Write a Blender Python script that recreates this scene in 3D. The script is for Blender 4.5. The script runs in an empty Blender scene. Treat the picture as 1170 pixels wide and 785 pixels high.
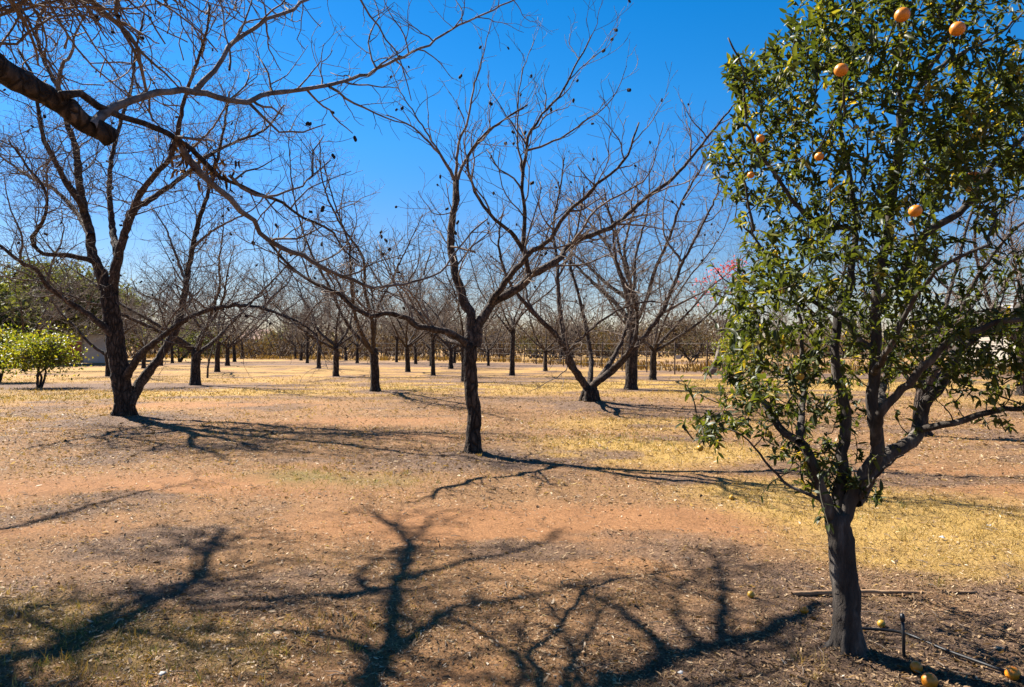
import bpy, math, random
import numpy as np
from mathutils import Vector, Matrix

R = math.radians
sc = bpy.context.scene
col = sc.collection

# ------------------------------------------------------------------ camera
CAM_H, FPX, CX, CY = 1.6, 800.0, 585.0, 392.5
cam_d = bpy.data.cameras.new('camera')
cam = bpy.data.objects.new('camera', cam_d)
col.objects.link(cam)
cam.location = (0, 0, CAM_H)
cam.rotation_euler = (R(90), 0, 0)
cam_d.sensor_width = 36.0
cam_d.lens = 36.0 * FPX / 1170.0
cam_d.clip_start = 0.05
cam_d.clip_end = 3000
sc.camera = cam

# ------------------------------------------------------------------ light
SUN_EL, SUN_AZ = 46.0, -54.0            # azimuth measured from +Y towards +X
world = bpy.data.worlds.new('World')
sc.world = world
world.use_nodes = True
wn, wl = world.node_tree.nodes, world.node_tree.links
wn.clear()
sky = wn.new('ShaderNodeTexSky')
sky.sky_type = 'NISHITA'
sky.sun_disc = False
sky.sun_elevation = R(SUN_EL)
sky.sun_rotation = R(SUN_AZ)
sky.altitude = 1200
sky.air_density = 1.0
sky.dust_density = 0.3
sky.ozone_density = 3.0
hsv = wn.new('ShaderNodeHueSaturation')
hsv.inputs['Saturation'].default_value = 1.42
hsv.inputs['Value'].default_value = 1.0
bg = wn.new('ShaderNodeBackground')
bg.inputs['Strength'].default_value = 0.05
wo = wn.new('ShaderNodeOutputWorld')
wl.new(sky.outputs[0], hsv.inputs['Color'])
# the clear winter air: a deeper, less cyan band low over the horizon
wtc = wn.new('ShaderNodeTexCoord')
wsep = wn.new('ShaderNodeSeparateXYZ')
wrp = wn.new('ShaderNodeValToRGB')
we = wrp.color_ramp.elements
we[0].position, we[0].color = 0.0, (.74, .58, .56, 1)
we[1].position, we[1].color = .33, (1, 1, 1, 1)
for p_, c_ in ((.083, (.80, .64, .62)), (.174, (.92, .75, .78)), (.27, (1, .94, .97))):
    we.new(p_).color = (*c_, 1)
wmx = wn.new('ShaderNodeMix')
wmx.data_type = 'RGBA'
wmx.blend_type = 'MULTIPLY'
wmx.inputs['Factor'].default_value = 1
wl.new(wtc.outputs['Generated'], wsep.inputs[0])
wl.new(wsep.outputs['Z'], wrp.inputs[0])
wl.new(hsv.outputs[0], wmx.inputs['A'])
wl.new(wrp.outputs[0], wmx.inputs['B'])
wl.new(wmx.outputs['Result'], bg.inputs['Color'])
wl.new(bg.outputs[0], wo.inputs['Surface'])

sd = bpy.data.lights.new('sun', 'SUN')
sd.energy = 5.0
sd.angle = R(0.53)
sd.color = (1.0, 0.94, 0.85)
sun = bpy.data.objects.new('sun', sd)
col.objects.link(sun)
ce, se = math.cos(R(SUN_EL)), math.sin(R(SUN_EL))
TO_SUN = Vector((math.sin(R(SUN_AZ)) * ce, math.cos(R(SUN_AZ)) * ce, se))
sun.rotation_euler = (-TO_SUN).to_track_quat('-Z', 'Y').to_euler()
sun.location = TO_SUN * 50

sc.view_settings.view_transform = 'Standard'
sc.view_settings.look = 'None'
sc.view_settings.exposure = 1.87
sc.view_settings.gamma = 1.0
sc.view_settings.use_curve_mapping = False
sc.render.engine = 'CYCLES'
sc.cycles.max_bounces = 6
sc.cycles.transparent_max_bounces = 6

# ------------------------------------------------------------------ helpers
def at(px, py, Y):
    """a point Y metres in front of the camera, seen at that place of the photograph"""
    return Vector(((px - CX) / FPX * Y, Y, CAM_H - (py - CY) / FPX * Y))

def on_ground(px, py):
    Y = CAM_H * FPX / (py - CY)
    return Vector(((px - CX) / FPX * Y, Y, 0))

def shade_from(px, py, t):
    """the point t metres up whose shadow falls on that place of the ground"""
    g = on_ground(px, py)
    return g + TO_SUN * (.92 * t / TO_SUN.z)

def trace(s, d=None):
    """'x,y,Y x,y ...' -> points; a missing depth is interpolated"""
    raw = [tuple(float(v) for v in w.split(',')) for w in s.split()]
    ks = [i for i, r in enumerate(raw) if len(r) == 3]
    if not ks:
        return [at(r[0], r[1], d) for r in raw]
    Ys = np.interp(range(len(raw)), ks, [raw[k][2] for k in ks])
    return [at(r[0], r[1], float(y)) for r, y in zip(raw, Ys)]

def tag(o, label=None, cat=None, group=None, kind=None):
    if label: o['label'] = label
    if cat: o['category'] = cat
    if group: o['group'] = group
    if kind: o['kind'] = kind
    return o

def empty(name, loc, label, cat, group=None):
    o = bpy.data.objects.new(name, None)
    o.empty_display_size = 0.2
    o.location = loc
    col.objects.link(o)
    return tag(o, label, cat, group)

def mesh_obj(name, verts, faces, mat, parent=None, smooth=True, attrs=None):
    me = bpy.data.meshes.new(name)
    me.from_pydata(verts if isinstance(verts, list) else verts.tolist(), [], faces)
    if smooth:
        me.polygons.foreach_set('use_smooth', [True] * len(me.polygons))
    me.materials.append(mat)
    if attrs:
        for k, v in attrs.items():
            a = me.attributes.new(k, 'FLOAT_COLOR', 'POINT')
            a.data.foreach_set('color', np.asarray(v, np.float32).ravel())
    me.update()
    o = bpy.data.objects.new(name, me)
    col.objects.link(o)
    if parent is not None:
        o.parent = parent
    return o

def copy_thing(root, loc, rz, s, label, group=None):
    r = root.copy()
    col.objects.link(r)
    r.location = loc
    r.rotation_euler = (0, 0, rz)
    r.scale = s if hasattr(s, '__len__') else (s, s, s)
    r['label'] = label
    if group: r['group'] = group
    for ch in root.children:
        c = ch.copy()
        col.objects.link(c)
        c.parent = r
        for g in ch.children:
            d = g.copy()
            col.objects.link(d)
            d.parent = c
    return r

def smooth_path(pts, step, jig=0.0, rng=None):
    """Catmull-Rom through the points, resampled about every `step` metres; returns points and the fraction along"""
    P = [np.array(p, float) for p in pts]
    if len(P) == 2:
        P = [P[0], (P[0] + P[1]) / 2, P[1]]
    Q = [2 * P[0] - P[1]] + P + [2 * P[-1] - P[-2]]
    out = []
    for i in range(1, len(Q) - 2):
        p0, p1, p2, p3 = Q[i - 1:i + 3]
        n = max(1, int(np.linalg.norm(p2 - p1) / step + .5))
        for k in range(n):
            t = k / n
            out.append(.5 * (2 * p1 + (p2 - p0) * t + (2 * p0 - 5 * p1 + 4 * p2 - p3) * t * t + (3 * p1 - p0 - 3 * p2 + p3) * t ** 3))
    out.append(P[-1])
    A = np.array(out)
    if jig and rng is not None and len(A) > 2:
        A[1:-1] += rng.normal(0, jig, (len(A) - 2, 3))
    L = np.concatenate([[0], np.cumsum(np.linalg.norm(np.diff(A, axis=0), axis=1))])
    return A, L / max(L[-1], 1e-6), L[-1]

class Tubes:
    """collects branches and builds them as tapered tubes in ONE mesh"""
    def __init__(self):
        self.items = {}
        self.cols = {}
    def add(self, pts, rad, sides, tint=0.5):
        self.items.setdefault((len(pts), sides), []).append((np.asarray(pts, float), np.asarray(rad, float), tint))
    def build(self, name, mat, parent=None, origin=(0, 0, 0), rough=0.0, seed=1):
        rng = np.random.default_rng(seed)
        V, F, T, base = [], [], [], 0
        for (n, s), lst in self.items.items():
            P = np.stack([a for a, _, _ in lst])                 # m,n,3
            Rr = np.stack([b for _, b, _ in lst])                # m,n
            m = len(lst)
            tan = np.gradient(P, axis=1)
            tan /= np.linalg.norm(tan, axis=2, keepdims=True) + 1e-9
            ref = np.where(np.abs(tan[:, :1, 2:3]) < .9, np.array([[[0., 0., 1.]]]), np.array([[[1., 0., 0.]]]))
            u = np.cross(tan[:, 0], ref[:, 0])
            u /= np.linalg.norm(u, axis=1, keepdims=True) + 1e-9
            us = []
            for k in range(n):
                u = u - tan[:, k] * np.sum(u * tan[:, k], axis=1, keepdims=True)
                u /= np.linalg.norm(u, axis=1, keepdims=True) + 1e-9
                us.append(u)
            U = np.stack(us, 1)
            W = np.cross(tan, U)
            ang = np.arange(s) * 2 * math.pi / s
            rad = Rr[:, :, None] * np.ones((1, 1, s))
            if rough:
                rad = rad * (1 + rng.normal(0, rough, rad.shape))
            X = P[:, :, None, :] + rad[..., None] * (U[:, :, None, :] * np.cos(ang)[None, None, :, None] + W[:, :, None, :] * np.sin(ang)[None, None, :, None])
            V.append(X.reshape(-1, 3) - np.array(origin))
            T.append(np.repeat([t for _, _, t in lst], n * s))
            ring = np.arange(n - 1)[:, None] * s
            k = np.arange(s)[None, :]
            k2 = (np.arange(s)[None, :] + 1) % s
            q = np.stack([ring + k, ring + k2, ring + s + k2, ring + s + k], -1).reshape(-1, 4)
            allq = (q[None] + (np.arange(m) * n * s)[:, None, None] + base).reshape(-1, 4)
            F.extend(allq.tolist())
            if s > 4 or n <= 3:
                for i in range(m):
                    F.append([base + i * n * s + (n - 1) * s + j for j in range(s)])
            base += m * n * s
        V = np.concatenate(V)
        T = np.concatenate(T)
        return mesh_obj(name, V, F, mat, parent, attrs={'tint': np.stack([T, T, T, np.ones_like(T)], -1)})

LEAF_T = np.array([0, .3, .3, .3, .68, .68, .68, 1.0])
LEAF_W = np.array([0, -.46, 0, .46, -.40, 0, .40, 0])
LEAF_F = [(0, 2, 1), (0, 3, 2), (1, 2, 5, 4), (2, 3, 6, 5), (4, 5, 7), (5, 6, 7)]
def leaves_mesh(name, P, D, N, L, W, mat, parent, tint, origin=(0, 0, 0), fold=.18, droop=.15):
    """one small bent blade per row: position, direction, up, length, width"""
    P, D, N = (np.asarray(a, float) for a in (P, D, N))
    L, W = np.asarray(L, float), np.asarray(W, float)
    D = D / (np.linalg.norm(D, axis=1, keepdims=True) + 1e-9)
    S = np.cross(D, N)
    S /= np.linalg.norm(S, axis=1, keepdims=True) + 1e-9
    N = np.cross(S, D)
    m = len(P)
    fold = np.broadcast_to(np.asarray(fold, float), (m,))
    droop = np.broadcast_to(np.asarray(droop, float), (m,))
    X = (P[:, None] + D[:, None] * (LEAF_T[None, :, None] * L[:, None, None])
         + S[:, None] * (LEAF_W[None, :, None] * W[:, None, None])
         + N[:, None] * ((np.abs(LEAF_W)[None] * W[:, None] * fold[:, None] * 2 - (LEAF_T ** 2)[None] * L[:, None] * droop[:, None])[..., None]))
    V = X.reshape(-1, 3) - np.array(origin)
    F = []
    for f in LEAF_F:
        F.append((np.array(f)[None] + (np.arange(m) * 8)[:, None]).tolist())
    F = [f for g in F for f in g]
    T = np.repeat(np.asarray(tint, float), 8)
    A = np.stack([T, T, T, np.ones_like(T)], -1)
    return mesh_obj(name, V, F, mat, parent, attrs={'tint': A})

# value noise in numpy, for the soil patches
def vnoise(x, y, seed=0):
    xi, yi = np.floor(x).astype(int), np.floor(y).astype(int)
    xf, yf = x - xi, y - yi
    def h(a, b):
        n = (a * 374761393 + b * 668265263 + seed * 1442695041) & 0xffffffff
        n = ((n ^ (n >> 13)) * 1274126177) & 0xffffffff
        return ((n ^ (n >> 16)) & 0xffff) / 65535.0
    u, v = xf * xf * (3 - 2 * xf), yf * yf * (3 - 2 * yf)
    return (h(xi, yi) * (1 - u) + h(xi + 1, yi) * u) * (1 - v) + (h(xi, yi + 1) * (1 - u) + h(xi + 1, yi + 1) * u) * v
def fbm(x, y, seed=0, o=4):
    s, a, t = 0, .5, 0
    for k in range(o):
        s = s + a * vnoise(x * 2 ** k, y * 2 ** k, seed + k)
        t += a
        a *= .5
    return s / t

# ------------------------------------------------------------------ materials
def new_mat(name):
    m = bpy.data.materials.new(name)
    m.use_nodes = True
    nt = m.node_tree
    b = nt.nodes['Principled BSDF']
    return m, nt, b

def ramp(nt, stops):
    r = nt.nodes.new('ShaderNodeValToRGB')
    e = r.color_ramp.elements
    e[0].position, e[0].color = stops[0][0], (*stops[0][1], 1)
    e[1].position, e[1].color = stops[1][0], (*stops[1][1], 1)
    for p, c in stops[2:]:
        k = e.new(p)
        k.color = (*c, 1)
    return r

def noise(nt, scale, detail=6, rough=.6, coord='Object', stretch=None):
    tc = nt.nodes.new('ShaderNodeTexCoord')
    n = nt.nodes.new('ShaderNodeTexNoise')
    n.inputs['Scale'].default_value = scale
    n.inputs['Detail'].default_value = detail
    n.inputs['Roughness'].default_value = rough
    if stretch:
        mp = nt.nodes.new('ShaderNodeMapping')
        mp.inputs['Scale'].default_value = stretch
        nt.links.new(tc.outputs[coord], mp.inputs['Vector'])
        nt.links.new(mp.outputs[0], n.inputs['Vector'])
    else:
        nt.links.new(tc.outputs[coord], n.inputs['Vector'])
    return n

def bark(name, dark, mid, light, scale=14, bump=.6, stretch=(1, 1, .35), dist=.02):
    m, nt, b = new_mat(name)
    n = noise(nt, scale, 8, .68, stretch=stretch)
    r = ramp(nt, [(.3, dark), (.52, mid), (.75, light)])
    nt.links.new(n.outputs['Fac'], r.inputs[0])
    n2 = noise(nt, scale * .18, 3, .5)
    mx = nt.nodes.new('ShaderNodeMix')
    mx.data_type = 'RGBA'
    mx.blend_type = 'MULTIPLY'
    mx.inputs['Factor'].default_value = .7
    r2 = ramp(nt, [(.35, (.6, .58, .57)), (.65, (1.15, 1.1, 1.05))])
    nt.links.new(n2.outputs['Fac'], r2.inputs[0])
    nt.links.new(r.outputs[0], mx.inputs['A'])
    nt.links.new(r2.outputs[0], mx.inputs['B'])
    nt.links.new(mx.outputs['Result'], b.inputs['Base Color'])
    b.inputs['Roughness'].default_value = .9
    b.inputs['Specular IOR Level'].default_value = .25
    bp = nt.nodes.new('ShaderNodeBump')
    bp.inputs['Strength'].default_value = bump
    bp.inputs['Distance'].default_value = dist
    nt.links.new(n.outputs['Fac'], bp.inputs['Height'])
    nt.links.new(bp.outputs[0], b.inputs['Normal'])
    return m

def cracks(m, scale, depth, stretch, low=.25):
    """long plates with dark gaps between them, in colour and relief"""
    nt = m.node_tree
    b = nt.nodes['Principled BSDF']
    tc = nt.nodes.new('ShaderNodeTexCoord')
    wob = noise(nt, scale * .6, 4, .6)
    add = nt.nodes.new('ShaderNodeMix'); add.data_type = 'RGBA'; add.blend_type = 'LINEAR_LIGHT'; add.inputs['Factor'].default_value = .035
    nt.links.new(tc.outputs['Object'], add.inputs['A']); nt.links.new(wob.outputs['Color'], add.inputs['B'])
    mp = nt.nodes.new('ShaderNodeMapping'); mp.inputs['Scale'].default_value = stretch
    nt.links.new(add.outputs['Result'], mp.inputs['Vector'])
    v = nt.nodes.new('ShaderNodeTexVoronoi'); v.feature = 'DISTANCE_TO_EDGE'; v.inputs['Scale'].default_value = scale
    nt.links.new(mp.outputs[0], v.inputs['Vector'])
    mr = nt.nodes.new('ShaderNodeMapRange'); mr.inputs['From Max'].default_value = .22; mr.inputs['To Min'].default_value = low; mr.inputs['To Max'].default_value = 1.15
    nt.links.new(v.outputs['Distance'], mr.inputs['Value'])
    src = b.inputs['Base Color'].links[0].from_socket
    mu = nt.nodes.new('ShaderNodeMix'); mu.data_type = 'RGBA'; mu.blend_type = 'MULTIPLY'; mu.inputs['Factor'].default_value = 1
    nt.links.new(src, mu.inputs['A']); nt.links.new(mr.outputs[0], mu.inputs['B'])
    nt.links.new(mu.outputs['Result'], b.inputs['Base Color'])
    bp = nt.nodes.new('ShaderNodeBump'); bp.inputs['Strength'].default_value = 1; bp.inputs['Distance'].default_value = depth
    nt.links.new(mr.outputs[0], bp.inputs['Height'])
    nt.links.new(b.inputs['Normal'].links[0].from_socket, bp.inputs['Normal'])
    nt.links.new(bp.outputs[0], b.inputs['Normal'])
    return m
M_BARK = cracks(bark('pecan_bark', (.018, .0125, .009), (.062, .044, .032), (.16, .12, .092), 17, .8, dist=.03), 16, .025, (1, 1, .28))
M_LIMB = cracks(bark('pecan_limb_bark', (.020, .014, .0105), (.068, .050, .038), (.19, .15, .12), 18, .8, (1, 1, .6)), 19, .014, (1, 1, .5), .5)
M_TWIG = bark('pecan_twig_bark', (.060, .044, .032), (.145, .112, .086), (.29, .242, .195), 9, .3, (1, 1, 1))
M_PALE = bark('pale_pecan_bark', (0.062, 0.04836, 0.03968), (0.155, 0.1271, 0.1085), (0.2604, 0.2294, 0.2046), 16, .5, (1, 1, 1))
M_CBARK = bark('citrus_bark', (.013, .010, .008), (.058, .048, .040), (.19, .17, .15), 13, .9, (1, 1, .22), dist=.03)
M_CTWIG = bark('citrus_twig_bark', (0.018, 0.0156, 0.0096), (0.042, 0.036, 0.024), (0.084, 0.072, 0.054), 12, .3, (1, 1, 1))
M_HUSK = bark('husk_skin', (0.0072, 0.0048, 0.0036), (0.018, 0.012, 0.0084), (0.036, 0.0252, 0.018), 60, .5, (1, 1, 1))
M_STICK = bark('dry_stick', (.16, .09, .05), (.30, .19, .11), (.42, .30, .19), 20, .3, (.3, 1, 1))
M_POST = bark('rusty_post', (0.018, 0.0108, 0.0078), (0.042, 0.024, 0.0168), (0.078, 0.048, 0.033), 10, .3, (1, 1, .4))

def leaf_mat(name, stops, trans=.4, gloss=.35, rough=.35, tcol=1.6):
    m, nt, b = new_mat(name)
    a = nt.nodes.new('ShaderNodeAttribute')
    a.attribute_name = 'tint'
    r = ramp(nt, stops)
    nt.links.new(a.outputs['Fac'], r.inputs[0])
    nt.links.new(r.outputs[0], b.inputs['Base Color'])
    b.inputs['Roughness'].default_value = rough
    b.inputs['Specular IOR Level'].default_value = gloss
    t = nt.nodes.new('ShaderNodeBsdfTranslucent')
    g = nt.nodes.new('ShaderNodeMix')
    g.data_type = 'RGBA'
    g.blend_type = 'MULTIPLY'
    g.inputs['Factor'].default_value = 1
    g.inputs['B'].default_value = (tcol * 1.15, tcol, tcol * .35, 1)
    nt.links.new(r.outputs[0], g.inputs['A'])
    nt.links.new(g.outputs['Result'], t.inputs['Color'])
    mx = nt.nodes.new('ShaderNodeMixShader')
    mx.inputs[0].default_value = trans
    nt.links.new(b.outputs[0], mx.inputs[1])
    nt.links.new(t.outputs[0], mx.inputs[2])
    nt.links.new(mx.outputs[0], nt.nodes['Material Output'].inputs['Surface'])
    return m

M_CLEAF = leaf_mat('citrus_leaf', [(0, (.016, .026, .006)), (.5, (.042, .056, .012)), (.8, (.085, .098, .018)), (.93, (.14, .135, .022)), (1.0, (.25, .19, .03))], .42, .34, .48, 2.1)
M_YLEAF = leaf_mat('bush_leaf', [(0, (.046, .07, .009)), (.5, (.10, .125, .015)), (1, (.18, .165, .022))], .48, .3, .45, 1.9)
M_THORN = leaf_mat('thorn_leaf', [(0, (.038, .052, .014)), (.5, (.088, .108, .032)), (1, (.15, .165, .055))], .38, .2, .6, 1.4)
M_DRYLEAF = leaf_mat('dry_leaf', [(0, (0.021, 0.01008, 0.00546)), (.5, (0.0483, 0.0231, 0.0126)), (1, (0.0924, 0.0504, 0.0294))], .3, .2, .6, 1.4)
M_LITTER = leaf_mat('litter_leaf', [(0, (.03, .018, .011)), (.25, (.10, .06, .034)), (.55, (.24, .15, .078)), (.8, (.42, .295, .17)), (1, (.58, .48, .36))], .25, .2, .7, 1.1)
M_STRAW = leaf_mat('straw', [(0, (.11, .068, .026)), (.5, (.28, .19, .066)), (.85, (.42, .31, .125)), (.93, (.16, .165, .04)), (1, (.085, .115, .025))], .25, .2, .6, 1.2)
M_TALLG = leaf_mat('tall_dry_grass', [(0, (0.06, 0.033, 0.0132)), (.5, (0.15, 0.09075, 0.0348)), (1, (0.225, 0.1595, 0.072))], .3, .2, .6, 1.2)
M_WOOD = leaf_mat('far_wood_leaf', [(0, (.045, .033, .025)), (.35, (.085, .06, .044)), (.6, (.125, .08, .052)), (.8, (.075, .068, .03)), (1, (.045, .05, .022))], .25, .1, .8, 1.2)
M_PINK = leaf_mat('bougainvillea_petal', [(0, (.36, .06, .12)), (1, (.52, .15, .24))], .45, .2, .6, 1.1)

def plain(name, c, rough=.8, spec=.3, var=.25, scale=30, bump=0):
    m, nt, b = new_mat(name)
    n = noise(nt, scale, 5, .6)
    r = ramp(nt, [(.3, tuple(v * (1 - var) for v in c)), (.7, tuple(v * (1 + var) for v in c))])
    nt.links.new(n.outputs['Fac'], r.inputs[0])
    nt.links.new(r.outputs[0], b.inputs['Base Color'])
    b.inputs['Roughness'].default_value = rough
    b.inputs['Specular IOR Level'].default_value = spec
    if bump:
        bp = nt.nodes.new('ShaderNodeBump')
        bp.inputs['Strength'].default_value = bump
        bp.inputs['Distance'].default_value = .002
        nt.links.new(n.outputs['Fac'], bp.inputs['Height'])
        nt.links.new(bp.outputs[0], b.inputs['Normal'])
    return m
M_ORANGE = plain('orange_rind', (.58, .19, .008), .42, .5, .18, 60, .6)
M_YELLOW = plain('yellow_rind', (0.396, 0.231, 0.022), .42, .5, .12, 90, .5)
M_STEMG = plain('fruit_stem', (0.036, 0.045, 0.015))
M_PIPE = plain('black_pipe', (0.0084, 0.0084, 0.0091), .45, .4)
M_PAPER = plain('paper', (0.363, 0.3498, 0.33), .8)
M_WALLG = plain('grey_plaster', (.55, .54, .53), .9, .2, .1, 3)
M_WALLP = plain('pale_plaster', (0.308, 0.266, 0.217), .9, .2, .08, 2)
M_ROOF = plain('roof_sheet', (0.3432, 0.3234, 0.3036), .6, .3, .1, 2)
M_ROOFT = plain('pink_roof', (0.252, 0.144, 0.108), .8, .2, .15, 3)
M_DARK = plain('dark_opening', (.02, .02, .022), .5)
M_WIRE = plain('fence_wire', (.10, .085, .075), .6)

def brick_mat():
    m, nt, b = new_mat('red_brick')
    tc = nt.nodes.new('ShaderNodeTexCoord')
    br = nt.nodes.new('ShaderNodeTexBrick')
    br.inputs['Color1'].default_value = (.24, .07, .045, 1)
    br.inputs['Color2'].default_value = (.31, .10, .06, 1)
    br.inputs['Mortar'].default_value = (.3, .27, .24, 1)
    br.inputs['Scale'].default_value = 4
    mp = nt.nodes.new('ShaderNodeMapping')
    mp.inputs['Rotation'].default_value = (R(90), 0, 0)
    nt.links.new(tc.outputs['Object'], mp.inputs[0])
    nt.links.new(mp.outputs[0], br.inputs['Vector'])
    nt.links.new(br.outputs['Color'], b.inputs['Base Color'])
    b.inputs['Roughness'].default_value = .9
    return m
M_BRICK = brick_mat()

# ------------------------------------------------------------------ the ground
# tree feet (photo place) also shape the mulch patches
PECANS = [  # px, py of the foot, height m, variant, turn, label
    (223, 440, 7.4, 'wide', 0.3, 'pecan tree with one limb bent to the right, next behind the big forked tree'),
    (248, 425, 7.0, 'a', 1.2, 'third trunk along the left row of bare pecans, behind the bent limb tree'),
    (260, 418, 7.0, 'b', 2.1, 'fourth trunk along the left row of bare pecans, straight and single'),
    (268, 413.5, 7.0, 'c', 3.0, 'fifth trunk along the left row of bare pecans, thin at this distance'),
    (277, 410, 7.0, 'a', 4.0, 'last and thinnest trunk at the far end of the left row of bare pecans'),
    (429, 447, 7.2, 'b', 0.6, 'pecan tree with forked limbs left of the central trunk, beside a dark mulch patch'),
    (384, 430, 6.8, 'c', 5.1, 'pecan tree with a stout short trunk, left of the forked tree by the mulch patch'),
    (364, 421, 6.6, 'a', 2.2, 'slim forked pecan on the right side of the open alley, second of that side'),
    (351, 415, 6.6, 'd', 0.9, 'dark straight pecan trunk on the right side of the open alley, third of that side'),
    (344, 412, 6.4, 'b', 3.4, 'small pecan tree on the right side of the open alley, fourth of that side'),
    (337, 410, 6.4, 'c', 1.7, 'farthest pecan tree on the right side of the open alley'),
    (466, 425, 6.6, 'c', 2.8, 'pecan tree with a low vase of limbs, between the forked tree and central trunk'),
    (475, 416, 6.2, 'a', 4.4, 'small pecan tree close behind and right of the one with a low vase of limbs'),
    (453, 414, 6.2, 'd', 5.4, 'thin reddish pecan trunk far back, left of the one with a low vase of limbs'),
    (495, 429, 6.0, 'd', 2.0, 'tall thin pole-like trunk left of the central tree'),
    (493, 418, 6.2, 'b', 1.1, 'thin trunk nearly hidden behind the tall pole-like trunk'),
    (515, 421, 6.4, 'b', 4.9, 'leaning forked pecan trunk seen just left of the central trunk'),
    (519, 415, 6.2, 'c', 0.2, 'thin far trunk right behind the leaning one beside the central tree'),
    (531, 436, 6.8, 'a', 3.8, 'pecan trunk half hidden by the left edge of the central trunk'),
    (408, 415, 6.2, 'a', 0.4, 'thin far pecan trunk between the stout short tree and the forked tree'),
    (395, 412, 6.2, 'b', 5.7, 'thinnest far pecan trunk just right of the stout short tree'),
    (558, 418, 5.0, 'c', 4.2, 'small twiggy pecan tree just right of the central trunk, far back'),
    (585, 429, 7.2, 'd', 0.0, 'evenly rounded pecan tree with a straight trunk, right of the central tree'),
    (623, 424, 5.6, 'c', 1.4, 'small pecan tree with a forked top, right of the evenly rounded one'),
    (641, 416, 5.4, 'a', 2.6, 'far pecan tree standing by the wire fence left of the low forking tree'),
    (721, 445, 8.8, 'e', 0.8, 'tall upright pecan tree directly behind the right limb of the low forking tree'),
    (746, 434, 7.0, 'b', 2.3, 'pecan tree with a level right limb, right of the tall upright one'),
    (125, 430, 6.4, 'wide', 2.5, 'pecan tree half hidden behind the trunk of the big forked tree at left'),
    (164, 421, 6.2, 'c', 0.7, 'pecan tree seen through the fork of the big tree at left'),
    (197, 415, 6.0, 'a', 5.0, 'far pecan trunk between the big forked tree and the one with the bent limb'),
    (184, 418, 6.0, 'b', 3.3, 'pecan trunk just left of the far one, past the big tree leaning stem'),
]
feet = [(on_ground(p[0], p[1]), .6 + 6.0 / max(10, on_ground(p[0], p[1]).y)) for p in PECANS]
LEFT_FOOT, MID_FOOT, FORK_FOOT, CIT_FOOT = on_ground(142, 479), on_ground(540, 520), on_ground(674, 463), on_ground(968, 746)
feet += [(LEFT_FOOT, 1.3), (MID_FOOT, 1.1), (FORK_FOOT, 1.5), (CIT_FOOT, 1.25)]

def blob(x, y, px, py, rx, ry):
    g = on_ground(px, py)
    d = ((x - g.x) / rx) ** 2 + ((y - g.y) / ry) ** 2
    return np.exp(-d * 1.1)

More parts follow.
